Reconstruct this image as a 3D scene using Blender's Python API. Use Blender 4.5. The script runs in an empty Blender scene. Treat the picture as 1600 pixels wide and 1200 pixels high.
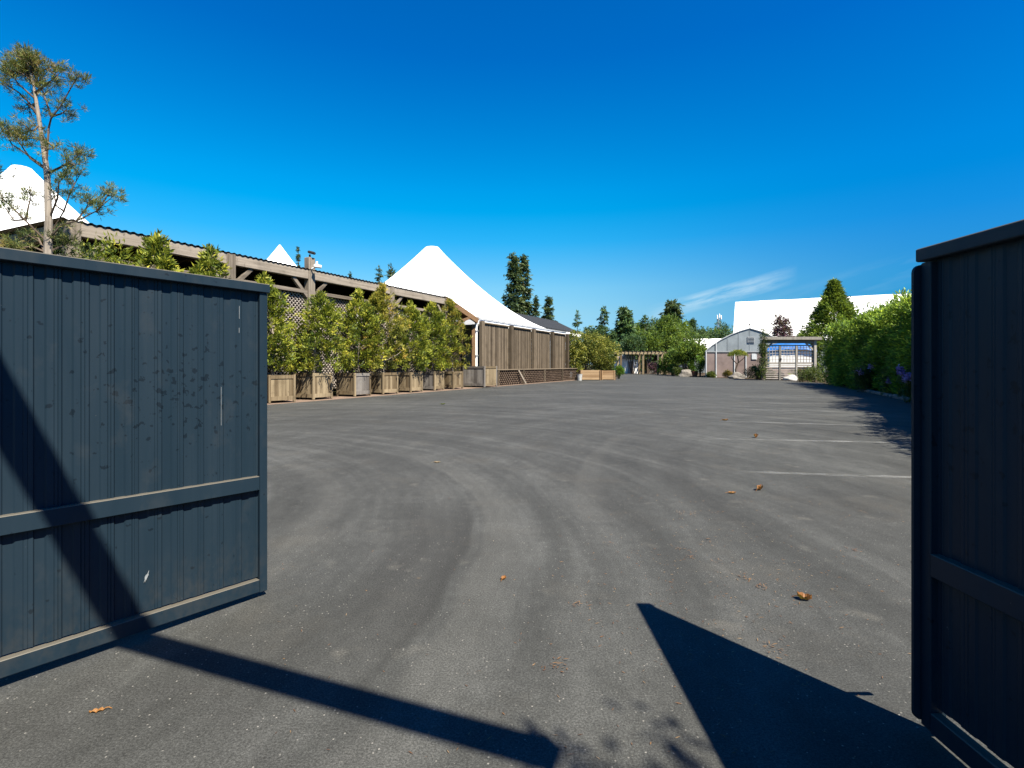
import bpy, math, random
import numpy as np
from mathutils import Vector, Matrix

random.seed(7)
rng = np.random.default_rng(7)
SC = bpy.context.scene
COL = SC.collection
R = math.radians

# ------------------------------------------------------------------ camera
H = 1.4                     # eye height, metres
F = 800.0                   # focal length in photo pixels (1600 wide)
HOR = 570.0                 # horizon row in the photo
cam_d = bpy.data.cameras.new('camera')
cam = bpy.data.objects.new('camera', cam_d); COL.objects.link(cam)
cam.location = (0, 0, H); cam.rotation_euler = (R(90), 0, 0)
cam_d.sensor_width = 36; cam_d.lens = F / 1600 * 36
cam_d.shift_y = (HOR - 600) / 1600
cam_d.clip_start = 0.05; cam_d.clip_end = 6000
SC.camera = cam

# ------------------------------------------------------------------ light
SUN = Vector((0.362, -0.460, 0.81)).normalized()        # towards the sun
sun_el = math.asin(SUN.z)
sun_d = bpy.data.lights.new('sun', 'SUN')
sun_d.energy = 5.0; sun_d.angle = R(0.55); sun_d.color = (1.0, 0.925, 0.77)
sun = bpy.data.objects.new('sun', sun_d); COL.objects.link(sun)
sun.rotation_euler = SUN.to_track_quat('Z', 'Y').to_euler()
sun.location = (6, -8, 20)

world = bpy.data.worlds.new('World'); SC.world = world; world.use_nodes = True
wn, wl = world.node_tree.nodes, world.node_tree.links
wn.clear()
wo = wn.new('ShaderNodeOutputWorld'); bg = wn.new('ShaderNodeBackground')
sky = wn.new('ShaderNodeTexSky'); sky.sky_type = 'NISHITA'; sky.sun_disc = False
sky.sun_elevation = sun_el; sky.sun_rotation = math.atan2(SUN.x, SUN.y)
sky.air_density = 1.0; sky.dust_density = 0.0; sky.ozone_density = 4.0; sky.altitude = 100
bg.inputs['Strength'].default_value = 0.0693
# thin cirrus wisps low in the sky, laid out by direction
tc = wn.new('ShaderNodeTexCoord'); sep = wn.new('ShaderNodeSeparateXYZ')
wl.new(tc.outputs['Generated'], sep.inputs[0])
def wm(op, a, b=None, c=None, clamp=False):
    n = wn.new('ShaderNodeMath'); n.operation = op; n.use_clamp = clamp
    for i, q in enumerate((a, b, c)):
        if q is None: continue
        if isinstance(q, (int, float)): n.inputs[i].default_value = q
        else: wl.new(q, n.inputs[i])
    return n.outputs[0]
az = wm('ARCTAN2', sep.outputs[0], sep.outputs[1]); el = wm('ARCSINE', sep.outputs[2])
# deep polarised blue: the sky's own colour filtered by height, and darker towards the right
tint = wn.new('ShaderNodeValToRGB'); te = tint.color_ramp.elements
TS = [(0.0, (.26, .42, .66)), (.031, (.29, .46, .66)), (.10, (.41, .60, .63)), (.148, (.37, .68, .71)), (.234, (.07, .70, .86)), (.29, (0, .71, .91)), (.325, (0, .70, .945)), (.54, (0, .47, .92)), (1.05, (0, .38, .86))]
while len(te) < len(TS): te.new(.5)
for e_, (p_, c_) in zip(te, TS): e_.position = p_ / 1.05; e_.color = (*c_, 1)
wl.new(wm('DIVIDE', el, 1.05, clamp=True), tint.inputs[0])
def wmix(mode, f, a, b):
    n = wn.new('ShaderNodeMixRGB'); n.blend_type = mode
    for k_, q in zip(('Fac', 'Color1', 'Color2'), (f, a, b)):
        if isinstance(q, (int, float)): n.inputs[k_].default_value = q
        elif isinstance(q, tuple): n.inputs[k_].default_value = (*q, 1)
        else: wl.new(q, n.inputs[k_])
    return n.outputs[0]
skyc = wmix('MULTIPLY', 1.0, sky.outputs[0], tint.outputs[0])
mr = wn.new('ShaderNodeMapRange'); mr.interpolation_type = 'SMOOTHSTEP'
mr.inputs['From Min'].default_value = .02; mr.inputs['From Max'].default_value = .78
wl.new(az, mr.inputs['Value'])
pol = wm('MULTIPLY', mr.outputs[0], wm('MULTIPLY', wm('SUBTRACT', .66, el), 1.7, clamp=True), clamp=True)
skyc = wmix('MULTIPLY', pol, skyc, (0.0, .50, .80))
# axis of the wisp rises to the right
off = wm('SUBTRACT', el, wm('MULTIPLY_ADD', az, 0.24, 0.018))
cmb = wn.new('ShaderNodeCombineXYZ')
wl.new(wm('MULTIPLY', az, 6.0), cmb.inputs[0]); wl.new(wm('MULTIPLY', off, 34.0), cmb.inputs[1])
nz = wn.new('ShaderNodeTexNoise'); nz.inputs['Scale'].default_value = 1.0; nz.inputs['Detail'].default_value = 6
nz.inputs['Roughness'].default_value = 0.62
wl.new(cmb.outputs[0], nz.inputs['Vector'])
def bump1(v, c, w):
    t = wm('DIVIDE', wm('SUBTRACT', v, c), w)
    return wm('SUBTRACT', 1.0, wm('MULTIPLY', t, t), clamp=True)
dens = wm('MULTIPLY', wm('MULTIPLY', bump1(off, 0.014, 0.018), bump1(az, 0.38, 0.13)),
          wm('MULTIPLY', wm('SUBTRACT', nz.outputs[0], 0.38, clamp=True), 4.2))
dens2 = wm('MULTIPLY', wm('MULTIPLY', bump1(off, -0.030, 0.03), bump1(az, 0.58, 0.22)),
           wm('MULTIPLY', wm('SUBTRACT', nz.outputs[0], 0.48, clamp=True), 0.5))
dens = wm('MINIMUM', wm('ADD', dens, dens2), 0.75)
mixc = wn.new('ShaderNodeMixRGB'); mixc.inputs['Color2'].default_value = (3.0, 4.1, 4.8, 1)
wl.new(dens, mixc.inputs['Fac']); wl.new(skyc, mixc.inputs['Color1'])
wl.new(mixc.outputs[0], bg.inputs['Color']); wl.new(bg.outputs[0], wo.inputs['Surface'])

SC.view_settings.view_transform = 'Standard'; SC.view_settings.look = 'None'
SC.view_settings.exposure = 1.55; SC.view_settings.gamma = 1.0
SC.view_settings.use_curve_mapping = False

# ------------------------------------------------------------------ geometry helpers
def P(px, py, d):                                   # photo pixel + distance -> point
    return Vector(((px - 800) / F * d, d, H - (py - HOR) / F * d))
def G(px, py):                                      # photo pixel -> point on the ground
    d = F * H / (py - HOR)
    return Vector(((px - 800) / F * d, d, 0))
U = Vector((0.4517, 0.8922, 0)); V = Vector((-0.8922, 0.4517, 0)); P0 = Vector((-8.75, 18.42, 0))
RZ_U = math.atan2(U.y, U.x)
def W(t, n, z=0.0):                                 # coordinates along / behind the planter line
    p = P0 + U * t + V * n; return Vector((p.x, p.y, z))

class MB:
    def __init__(s): s.v = []; s.f = []; s.t = []
    def add(s, vs, fs, tone=None):
        b = len(s.v); s.v += [tuple(q) for q in vs]
        t = random.random() if tone is None else tone
        for f in fs: s.f.append(tuple(i + b for i in f)); s.t.append(t)
    def box(s, c, size, M=None, tone=None, ch=0.0):
        x, y, z = size[0] / 2, size[1] / 2, size[2] / 2
        c = Vector(c)
        if ch <= 0:
            vs = [Vector((a * x, b * y, d * z)) for d in (-1, 1) for a, b in ((-1, -1), (1, -1), (1, 1), (-1, 1))]
            fs = [(3, 2, 1, 0), (4, 5, 6, 7), (0, 1, 5, 4), (1, 2, 6, 5), (2, 3, 7, 6), (3, 0, 4, 7)]
        else:                                       # chamfered on all long edges
            ch = min(ch, x * .8, y * .8, z * .8)
            prof = [(-x + ch, -y), (x - ch, -y), (x, -y + ch), (x, y - ch), (x - ch, y), (-x + ch, y), (-x, y - ch), (-x, -y + ch)]
            prof2 = [(q[0] * (1 - ch / x), q[1] * (1 - ch / y)) for q in prof]
            rings = [(prof2, -z), (prof, -z + ch), (prof, z - ch), (prof2, z)]
            vs = [Vector((a, b, d)) for pr, d in rings for a, b in pr]
            fs = [tuple(range(7, -1, -1)), tuple(range(24, 32))]
            for k in range(3):
                for i in range(8):
                    j = (i + 1) % 8
                    fs.append((k * 8 + i, k * 8 + j, k * 8 + 8 + j, k * 8 + 8 + i))
        if M is not None: vs = [M @ q for q in vs]
        s.add([q + c for q in vs], fs, tone)
    def beam(s, a, b, w, h, up=(0, 0, 1), tone=None, ch=0.0):
        a, b = Vector(a), Vector(b); d = b - a; L = d.length
        if L < 1e-6: return
        x = d / L; up = Vector(up)
        y = up.cross(x)
        if y.length < 1e-4: y = Vector((0, 1, 0)).cross(x)
        y.normalize(); z = x.cross(y)
        M = Matrix((x, y, z)).transposed()
        s.box((a + b) / 2, (L, w, h), M, tone, ch)
    def tube(s, pts, rad, n=8, tone=None, cap=True):
        pts = [Vector(p) for p in pts]
        if isinstance(rad, (int, float)): rad = [rad] * len(pts)
        vs = []; fs = []
        ref = Vector((0.13, 0.21, 0.97))
        for i, p in enumerate(pts):
            d = (pts[min(i + 1, len(pts) - 1)] - pts[max(i - 1, 0)]).normalized()
            a = d.cross(ref)
            if a.length < 0.1: a = d.cross(Vector((1, 0, 0)))
            a.normalize(); b = d.cross(a)
            for k in range(n):
                an = 2 * math.pi * k / n
                vs.append(p + (a * math.cos(an) + b * math.sin(an)) * rad[i])
        for i in range(len(pts) - 1):
            for k in range(n):
                j = (k + 1) % n
                fs.append((i * n + k, i * n + j, (i + 1) * n + j, (i + 1) * n + k))
        if cap:
            fs.append(tuple(range(n - 1, -1, -1))); q = (len(pts) - 1) * n; fs.append(tuple(range(q, q + n)))
        s.add(vs, fs, tone)
    def sheet(s, pts, nx, ny, tone=None):           # grid of points, row-major ny rows of nx
        fs = [(j * nx + i, j * nx + i + 1, (j + 1) * nx + i + 1, (j + 1) * nx + i) for j in range(ny - 1) for i in range(nx - 1)]
        s.add(pts, fs, tone)
    def prism(s, poly, depth, tone=None):           # closed planar polygon + extrusion vector
        n = len(poly); d = Vector(depth); poly = [Vector(q) for q in poly]
        vs = poly + [q + d for q in poly]
        fs = [tuple(range(n)), tuple(range(2 * n - 1, n - 1, -1))] + [(i, i + n, (i + 1) % n + n, (i + 1) % n) for i in range(n)]
        s.add(vs, fs, tone)
    def build(s, name, m, parent=None, world=False, smooth=False, shear=0.0):
        me = bpy.data.meshes.new(name)
        off = Vector((0, 0, 0))
        if parent is not None and world:
            r = parent
            while r is not None: off += r.location; r = r.parent
        vs = [(a - off.x, b - off.y, c - off.z + shear * a) for a, b, c in s.v]
        me.from_pydata(vs, [], s.f)
        at = me.attributes.new('tone', 'FLOAT', 'FACE'); at.data.foreach_set('value', s.t)
        me.materials.append(m)
        if smooth: me.polygons.foreach_set('use_smooth', [True] * len(me.polygons))
        me.update()
        import bmesh
        bm = bmesh.new(); bm.from_mesh(me); bmesh.ops.recalc_face_normals(bm, faces=bm.faces); bm.to_mesh(me); bm.free()
        o = bpy.data.objects.new(name, me); COL.objects.link(o)
        if parent is not None: o.parent = parent
        return o

def tag(o, label, cat, group=None, kind=None):
    if label: o['label'] = label
    if cat: o['category'] = cat
    if group: o['group'] = group
    if kind: o['kind'] = kind
    return o
def struct(o): o['kind'] = 'structure'; return o
def thing(name, label, cat, loc=(0, 0, 0), rz=0.0, group=None):
    o = bpy.data.objects.new(name, None); COL.objects.link(o)
    o.empty_display_size = 0.2
    o.location = loc; o.rotation_euler = (0, 0, rz)
    return tag(o, label, cat, group)
def kids(o): return [c for c in list(COL.objects) if c.parent == o]
def dup(root, loc, rz, label, scale=None, swap=None):
    r = root.copy(); COL.objects.link(r); r.location = loc; r.rotation_euler = (0, 0, rz)
    r['label'] = label
    if scale is not None: r.scale = scale
    for ch in kids(root):
        c = ch.copy(); COL.objects.link(c); c.parent = r
        for g in kids(ch):
            d = g.copy(); COL.objects.link(d); d.parent = c
    return r

# ------------------------------------------------------------------ foliage: kite shaped leaves, in bulk
def unit(a): return a / np.maximum(np.linalg.norm(a, axis=-1, keepdims=True), 1e-9)
def kites(base, direction, side, length, width, tone):
    """one kite per row; returns verts (n,4,3)"""
    l = length[:, None]; w = width[:, None]
    mid = base + direction * l * 0.45
    tip = base + direction * l
    return np.stack([base, mid + side * w * .5, tip, mid - side * w * .5], 1), tone
def leaf_obj(name, V4, tone, m, parent=None, loc=(0, 0, 0)):
    n = len(V4)
    me = bpy.data.meshes.new(name)
    me.vertices.add(n * 4); me.vertices.foreach_set('co', V4.reshape(-1).astype(np.float32))
    me.loops.add(n * 4); me.loops.foreach_set('vertex_index', np.arange(n * 4, dtype=np.int32))
    me.polygons.add(n); me.polygons.foreach_set('loop_start', np.arange(0, n * 4, 4, dtype=np.int32))
    me.update(calc_edges=True)
    at = me.attributes.new('tone', 'FLOAT', 'FACE'); at.data.foreach_set('value', tone.astype(np.float32))
    me.materials.append(m)
    o = bpy.data.objects.new(name, me); COL.objects.link(o)
    if parent is not None: o.parent = parent
    o.location = loc
    return o
def spray(cent, out, n, size, spread=0.9, droop=0.0, length=0.16, width=0.05, tvar=0.25, ctone=None, flat=0.5):
    """n leaves round each cluster centre, fanned out along `out`"""
    N = len(cent)
    c = np.repeat(cent, n, 0); o = np.repeat(unit(out), n, 0)
    # each cluster has its own fan plane
    pn = unit(rng.normal(size=(N, 3)) + np.array([0, 0, 0.6])); pn = np.repeat(pn, n, 0)
    r = rng.normal(size=(N * n, 3))
    r = r - flat * (r * pn).sum(1, keepdims=True) * pn
    d = unit(o + spread * r + np.array([0, 0, -droop]))
    sd = unit(np.cross(d, pn + 0.35 * rng.normal(size=(N * n, 3))))
    b = c + rng.normal(size=(N * n, 3)) * np.array(size)
    L = length * rng.uniform(.6, 1.35, N * n); Wd = width * rng.uniform(.7, 1.3, N * n)
    ct = rng.uniform(0, 1, N) if ctone is None else ctone
    t = np.clip(np.repeat(ct, n) + rng.normal(0, tvar, N * n), 0, 1)
    return kites(b, d, sd, L, Wd, t)

# ------------------------------------------------------------------ materials
def newmat(name):
    m = bpy.data.materials.new(name); m.use_nodes = True
    nt = m.node_tree; nt.nodes.clear()
    out = nt.nodes.new('ShaderNodeOutputMaterial')
    return m, nt, out
class NT:
    def __init__(s, nt): s.nt = nt
    def n(s, typ, **kw):
        x = s.nt.nodes.new(typ)
        for k, q in kw.items():
            if k.startswith('i_'): x.inputs[k[2:].replace('_', ' ')].default_value = q
            else: setattr(x, k, q)
        return x
    def l(s, a, b): s.nt.links.new(a, b)
    def math(s, op, a, b=None, c=None, clamp=False):
        x = s.nt.nodes.new('ShaderNodeMath'); x.operation = op; x.use_clamp = clamp
        for i, q in enumerate((a, b, c)):
            if q is None: continue
            if isinstance(q, (int, float)): x.inputs[i].default_value = q
            else: s.l(q, x.inputs[i])
        return x.outputs[0]
    def mix(s, fac, a, b, blend='MIX'):
        x = s.nt.nodes.new('ShaderNodeMixRGB'); x.blend_type = blend
        for i, q in zip(('Fac', 'Color1', 'Color2'), (fac, a, b)):
            if isinstance(q, (int, float)): x.inputs[i].default_value = q
            elif isinstance(q, (tuple, list)): x.inputs[i].default_value = (*q[:3], 1)
            else: s.l(q, x.inputs[i])
        return x.outputs[0]
    def ramp(s, fac, stops, interp='LINEAR'):
        x = s.nt.nodes.new('ShaderNodeValToRGB'); x.color_ramp.interpolation = interp
        e = x.color_ramp.elements
        while len(e) < len(stops): e.new(0.5)
        for i, (p, c) in enumerate(stops):
            e[i].position = p; e[i].color = (*c, 1) if isinstance(c, (tuple, list)) else (c, c, c, 1)
        s.l(fac, x.inputs[0]); return x.outputs[0]
    def noise(s, vec, scale, detail=3, rough=0.55, dist=0.0):
        x = s.nt.nodes.new('ShaderNodeTexNoise')
        x.inputs['Scale'].default_value = scale; x.inputs['Detail'].default_value = detail
        x.inputs['Roughness'].default_value = rough; x.inputs['Distortion'].default_value = dist
        if vec is not None: s.l(vec, x.inputs['Vector'])
        return x.outputs[0]
    def coords(s): return s.nt.nodes.new('ShaderNodeTexCoord').outputs['Object']
    def world(s): return s.nt.nodes.new('ShaderNodeNewGeometry').outputs['Position']
    def mapping(s, vec, scale=(1, 1, 1), rot=(0, 0, 0), loc=(0, 0, 0)):
        x = s.nt.nodes.new('ShaderNodeMapping')
        x.inputs['Scale'].default_value = scale; x.inputs['Rotation'].default_value = rot; x.inputs['Location'].default_value = loc
        s.l(vec, x.inputs['Vector']); return x.outputs[0]
    def attr(s, nm='tone'):
        x = s.nt.nodes.new('ShaderNodeAttribute'); x.attribute_name = nm; return x.outputs['Fac']
    def bump(s, h, strength, dist=0.01):
        x = s.nt.nodes.new('ShaderNodeBump'); x.inputs['Strength'].default_value = strength; x.inputs['Distance'].default_value = dist
        s.l(h, x.inputs['Height']); return x.outputs[0]
    def bsdf(s, color, rough=0.7, spec=0.3, normal=None, metallic=0.0):
        x = s.nt.nodes.new('ShaderNodeBsdfPrincipled')
        if isinstance(color, (tuple, list)): x.inputs['Base Color'].default_value = (*color[:3], 1)
        else: s.l(color, x.inputs['Base Color'])
        if isinstance(rough, (int, float)): x.inputs['Roughness'].default_value = rough
        else: s.l(rough, x.inputs['Roughness'])
        x.inputs['Specular IOR Level'].default_value = spec; x.inputs['Metallic'].default_value = metallic
        if normal is not None: s.l(normal, x.inputs['Normal'])
        return x.outputs[0]

def wood(name, lo, hi, grain_axis='z', stain=0.35, scale=1.0, rough=0.85, turn=0.0):
    m, nt, out = newmat(name); q = NT(nt)
    v = q.mapping(q.coords(), (1, 1, 1), (0, 0, -turn)) if turn else q.coords(); st = {'x': (.6, 14, 14), 'y': (14, .6, 14), 'z': (14, 14, .6)}[grain_axis]
    tone = q.attr()
    cmbv = q.n('ShaderNodeVectorMath', operation='ADD')
    sc = q.n('ShaderNodeVectorMath', operation='SCALE'); sc.inputs[0].default_value = (17, 31, 11); q.l(tone, sc.inputs['Scale'])
    q.l(v, cmbv.inputs[0]); q.l(sc.outputs[0], cmbv.inputs[1])
    g = q.noise(q.mapping(cmbv.outputs[0], tuple(a * scale for a in st)), 1.0, 5, 0.65)
    big = q.noise(v, 1.7 * scale, 4, 0.6)
    f = q.math('ADD', q.math('MULTIPLY', g, 0.9), q.math('MULTIPLY', q.math('SUBTRACT', tone, 0.5), 0.5))
    c = q.ramp(f, [(0.22, lo), (0.72, hi)])
    dk = tuple(a * 0.42 for a in lo)
    c = q.mix(q.math('MULTIPLY', q.ramp(big, [(0.5, 0.0), (0.72, 1.0)]), stain), c, dk)
    knots = q.noise(v, 9 * scale, 2, 0.5)
    c = q.mix(q.math('MULTIPLY', q.ramp(knots, [(0.66, 0.0), (0.74, 1.0)]), 0.5), c, dk)
    q.l(q.bsdf(c, rough, 0.15, q.bump(g, 0.35, 0.01)), out.inputs[0]); return m
def leafmat(name, dark, light, tip=None, trans=0.35, rough=0.55):
    m, nt, out = newmat(name); q = NT(nt)
    t = q.attr(); big = q.noise(q.world(), 0.9, 2)
    f = q.math('ADD', q.math('MULTIPLY', t, 0.8), q.math('MULTIPLY', q.math('SUBTRACT', big, 0.5), 1.0), clamp=True)
    stops = [(0.05, dark), (0.6, light)]
    if tip: stops.append((0.95, tip))
    c = q.ramp(f, stops)
    b = q.bsdf(c, rough, 0.25)
    tr = q.n('ShaderNodeBsdfTranslucent'); q.l(q.mix(0.4, c, (0.20, 0.24, 0.02)), tr.inputs['Color'])
    mx = q.n('ShaderNodeMixShader'); mx.inputs[0].default_value = trans
    q.l(b, mx.inputs[1]); q.l(tr.outputs[0], mx.inputs[2]); q.l(mx.outputs[0], out.inputs[0]); return m
def plain(name, col, rough=0.6, spec=0.3, var=0.15, scale=3.0, metallic=0.0, bump=0.0):
    m, nt, out = newmat(name); q = NT(nt)
    n = q.noise(q.coords(), scale, 5, 0.6)
    c = q.mix(q.ramp(n, [(0.3, 0.0), (0.7, 1.0)]), tuple(a * (1 - var) for a in col), tuple(min(1, a * (1 + var)) for a in col))
    q.l(q.bsdf(c, rough, spec, q.bump(n, bump, 0.02) if bump else None, metallic), out.inputs[0]); return m

def asphalt():
    m, nt, out = newmat('asphalt'); q = NT(nt)
    v = q.coords()
    def rad_ang(cx, cy):
        w = q.n('ShaderNodeTexNoise'); w.inputs['Scale'].default_value = .55; w.inputs['Detail'].default_value = 2; q.l(v, w.inputs['Vector'])
        wv = q.n('ShaderNodeVectorMath', operation='SUBTRACT'); q.l(w.outputs['Color'], wv.inputs[0]); wv.inputs[1].default_value = (.5 + cx / .5, .5 + cy / .5, .5)
        ws = q.n('ShaderNodeVectorMath', operation='SCALE'); q.l(wv.outputs[0], ws.inputs[0]); ws.inputs['Scale'].default_value = .5
        s_ = q.n('ShaderNodeVectorMath', operation='ADD'); q.l(v, s_.inputs[0]); q.l(ws.outputs[0], s_.inputs[1])
        sp = q.n('ShaderNodeSeparateXYZ'); q.l(s_.outputs[0], sp.inputs[0])
        ln = q.n('ShaderNodeVectorMath', operation='LENGTH')
        cb0 = q.n('ShaderNodeCombineXYZ'); q.l(sp.outputs[0], cb0.inputs[0]); q.l(sp.outputs[1], cb0.inputs[1]); q.l(cb0.outputs[0], ln.inputs[0])
        return ln.outputs['Value'], q.math('ARCTAN2', sp.outputs[1], sp.outputs[0])
    def polar(ra, rs, as_, seed):
        cb = q.n('ShaderNodeCombineXYZ'); q.l(q.math('MULTIPLY', ra[0], rs), cb.inputs[0]); q.l(q.math('MULTIPLY', ra[1], as_), cb.inputs[1]); cb.inputs[2].default_value = seed
        return q.noise(cb.outputs[0], 1.0, 5, 0.66)
    A = rad_ang(-6.3, 4.0); B = rad_ang(11.5, 4.6)
    tA = polar(A, 2.9, 1.1, 1.3); tB = polar(B, 2.5, 1.5, 7.7)
    tC = q.noise(q.mapping(v, (1.6, 0.16, 1), (0, 0, R(-27))), 1.0, 4, 0.6)
    big = q.noise(v, 0.33, 4, 0.6, 0.3); mid = q.noise(v, 2.1, 6, 0.7)
    grain = q.noise(v, 105, 4, 0.8); fine = q.noise(v, 300, 2, 0.7)
    val = q.math('ADD', q.math('MULTIPLY', tA, 0.42), q.math('MULTIPLY', tB, 0.22))
    val = q.math('ADD', val, q.math('MULTIPLY', tC, 0.12))
    val = q.math('ADD', val, q.math('MULTIPLY', big, 0.26))
    val = q.math('ADD', val, q.math('MULTIPLY', q.noise(v, 11, 5, 0.75), 0.22))
    val = q.math('ADD', val, q.math('MULTIPLY', mid, 0.20))         # mean ~0.69
    c = q.ramp(val, [(0.59, (0.0255, 0.0262, 0.0252)), (0.715, (0.0395, 0.0406, 0.0392)), (0.85, (0.0630, 0.0645, 0.0625))])
    # worn wheel arcs: a dark one with a crisp outer edge and a pale polished one beside it
    def ring(ra, r0, r1, e0, e1, a0, a1):
        up = q.n('ShaderNodeMapRange'); up.interpolation_type = 'SMOOTHSTEP'; up.inputs['From Min'].default_value = r0 - e0; up.inputs['From Max'].default_value = r0 + e0; q.l(ra[0], up.inputs['Value'])
        dn = q.n('ShaderNodeMapRange'); dn.interpolation_type = 'SMOOTHSTEP'; dn.inputs['From Min'].default_value = r1 + e1; dn.inputs['From Max'].default_value = r1 - e1; q.l(ra[0], dn.inputs['Value'])
        an = q.math('SUBTRACT', 1.0, q.math('POWER', q.math('ABSOLUTE', q.math('DIVIDE', q.math('SUBTRACT', ra[1], (a0 + a1) / 2), (a1 - a0) / 2)), 3.0), clamp=True)
        return q.math('MULTIPLY', q.math('MULTIPLY', up.outputs[0], dn.outputs[0]), an)
    for ra, r0, r1, e0, e1, a0, a1, col, k in ((A, 5.35, 5.95, .25, .03, -.36, .26, (.019, .019, .018), .55), (A, 6.05, 6.35, .04, .15, -.5, .8, (.075, .075, .07), .35),
            (A, 7.3, 7.55, .06, .10, -.2, 1.1, (.020, .020, .019), .35), (A, 8.2, 8.9, .3, .1, .1, 1.3, (.021, .021, .020), .30), (A, 4.5, 4.75, .08, .08, -.4, .9, (.07, .07, .066), .25),
            (B, 9.4, 9.75, .05, .12, 2.6, 3.6, (.021, .021, .020), .32), (B, 10.6, 10.85, .1, .05, 2.3, 3.5, (.07, .07, .066), .25)):
        c = q.mix(q.math('MULTIPLY', ring(ra, r0, r1, e0, e1, a0, a1), q.math('MULTIPLY', q.math('ADD', mid, .45), k)), c, col)
    # pale dust near the gate and in patches
    dust = q.math('MULTIPLY', q.ramp(q.noise(v, 0.9, 5, 0.65), [(0.54, 0.0), (0.78, 1.0)]), 0.30)
    c = q.mix(dust, c, (0.078, 0.070, 0.057))
    patches = q.ramp(q.noise(q.mapping(v, (1, 1, 1), (0, 0, 0), (3.3, 1.2, 0)), 2.6, 3, 0.5), [(0.655, 0.0), (0.74, 1.0)])
    c = q.mix(q.math('MULTIPLY', patches, 0.32), c, (0.105, 0.10, 0.088))
    # aggregate grain: darker pits, lighter stones, a few almost white
    c = q.mix(1.0, c, q.ramp(grain, [(0.33, 0.40), (0.5, 0.95), (0.68, 1.75)]), 'MULTIPLY')
    c = q.mix(1.0, c, q.ramp(fine, [(0.32, 0.62), (0.68, 1.38)]), 'MULTIPLY')
    vor = q.n('ShaderNodeTexVoronoi'); vor.inputs['Scale'].default_value = 60; q.l(v, vor.inputs['Vector'])
    sepc = q.n('ShaderNodeSeparateXYZ'); q.l(vor.outputs['Color'], sepc.inputs[0])
    chip = q.math('MULTIPLY', q.math('LESS_THAN', vor.outputs['Distance'], 0.22), q.math('GREATER_THAN', sepc.outputs[0], 0.90))
    c = q.mix(q.math('MULTIPLY', chip, q.math('MULTIPLY_ADD', sepc.outputs[1], 0.6, 0.1)), c, (0.24, 0.23, 0.21))
    h = q.math('ADD', q.math('MULTIPLY', grain, 0.35), q.math('MULTIPLY', fine, 0.65))
    q.l(q.bsdf(c, 0.86, 0.22, q.bump(h, 0.40, 0.003)), out.inputs[0]); return m

def gatepaint(name='gate_paint', k=1.0):
    m, nt, out = newmat(name); q = NT(nt)
    v = q.coords()
    streak = q.noise(q.mapping(v, (9, 9, 0.8)), 1.0, 4, 0.6)
    base = q.mix(streak, tuple(a * k for a in (0.0072, 0.0160, 0.0255)), tuple(a * k for a in (0.0108, 0.0215, 0.0328)))
    # scuffs and dark spatter, more of it on the middle of the leaf near the free end
    sp = q.n('ShaderNodeSeparateXYZ'); q.l(v, sp.inputs[0])
    near = q.math('MULTIPLY', q.math('SUBTRACT', 1.0, q.math('ABSOLUTE', q.math('MULTIPLY', q.math('ADD', sp.outputs[0], 0.45), 1.3)), clamp=True),
                  q.math('SUBTRACT', 1.0, q.math('ABSOLUTE', q.math('MULTIPLY', q.math('SUBTRACT', sp.outputs[2], 1.25), 2.2)), clamp=True))
    th = q.math('MULTIPLY_ADD', near, -0.13, 0.685)
    spots = q.math('GREATER_THAN', q.noise(v, 26, 3, 0.55), th)
    c = q.mix(q.math('MULTIPLY', spots, 0.65), base, (0.002, 0.0045, 0.008))
    smear = q.ramp(q.noise(q.mapping(v, (4, 4, 2.5)), 1.5, 4, 0.6), [(0.55, 0.0), (0.8, 1.0)])
    c = q.mix(q.math('MULTIPLY', smear, 0.35), c, (0.04, 0.043, 0.045))
    low = q.math('SUBTRACT', 1.0, q.math('MULTIPLY', q.math('ABSOLUTE', q.math('SUBTRACT', sp.outputs[2], .12)), 3.2), clamp=True)
    splash = q.math('MULTIPLY', low, q.ramp(q.noise(q.mapping(v, (5, 5, 3)), 3.0, 5, 0.7), [(0.42, 0.0), (0.66, 1.0)]))
    c = q.mix(q.math('MULTIPLY', splash, 0.38), c, (0.038, 0.038, 0.036))
    white = q.math('GREATER_THAN', q.noise(v, 60, 2, 0.5), 0.80)
    c = q.mix(q.math('MULTIPLY', white, 0.5), c, (0.3, 0.3, 0.3))
    # dust lying on upward faces
    g = q.n('ShaderNodeNewGeometry'); sn = q.n('ShaderNodeSeparateXYZ'); q.l(g.outputs['Normal'], sn.inputs[0])
    up = q.math('GREATER_THAN', sn.outputs[2], 0.7)
    c = q.mix(q.math('MULTIPLY', up, 0.8), c, (0.10, 0.09, 0.072))
    rg = q.ramp(streak, [(0.3, 0.38), (0.7, 0.55)])
    q.l(q.bsdf(c, rg, 0.2), out.inputs[0]); return m

M = {}
M['asphalt'] = asphalt()
M['soil'] = plain('soil', (0.054, 0.039, 0.027), 0.95, 0.1, 0.4, 6, bump=0.4)
M['ground'] = plain('dry_grass', (0.060, 0.060, 0.027), 0.95, 0.1, 0.4, 0.6)
M['paver'] = None
M['gate'] = gatepaint()
M['gate_dark'] = plain('black_rubber', (0.007, 0.009, 0.012), 0.6, 0.3, 0.3, 12)
M['wood_grey'] = wood('weathered_grey_timber', (0.091, 0.074, 0.059), (0.255, 0.220, 0.181), 'z')
M['wood_grey_h'] = wood('weathered_grey_beam', (0.096, 0.078, 0.063), (0.275, 0.238, 0.201), 'x', turn=RZ_U)
M['wood_box'] = wood('weathered_planter_boards', (0.099, 0.072, 0.042), (0.255, 0.203, 0.131), 'z', 0.5)
M['wood_box_grey'] = wood('silvered_planter_boards', (0.087, 0.078, 0.072), (0.209, 0.194, 0.180), 'z', 0.5)
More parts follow.
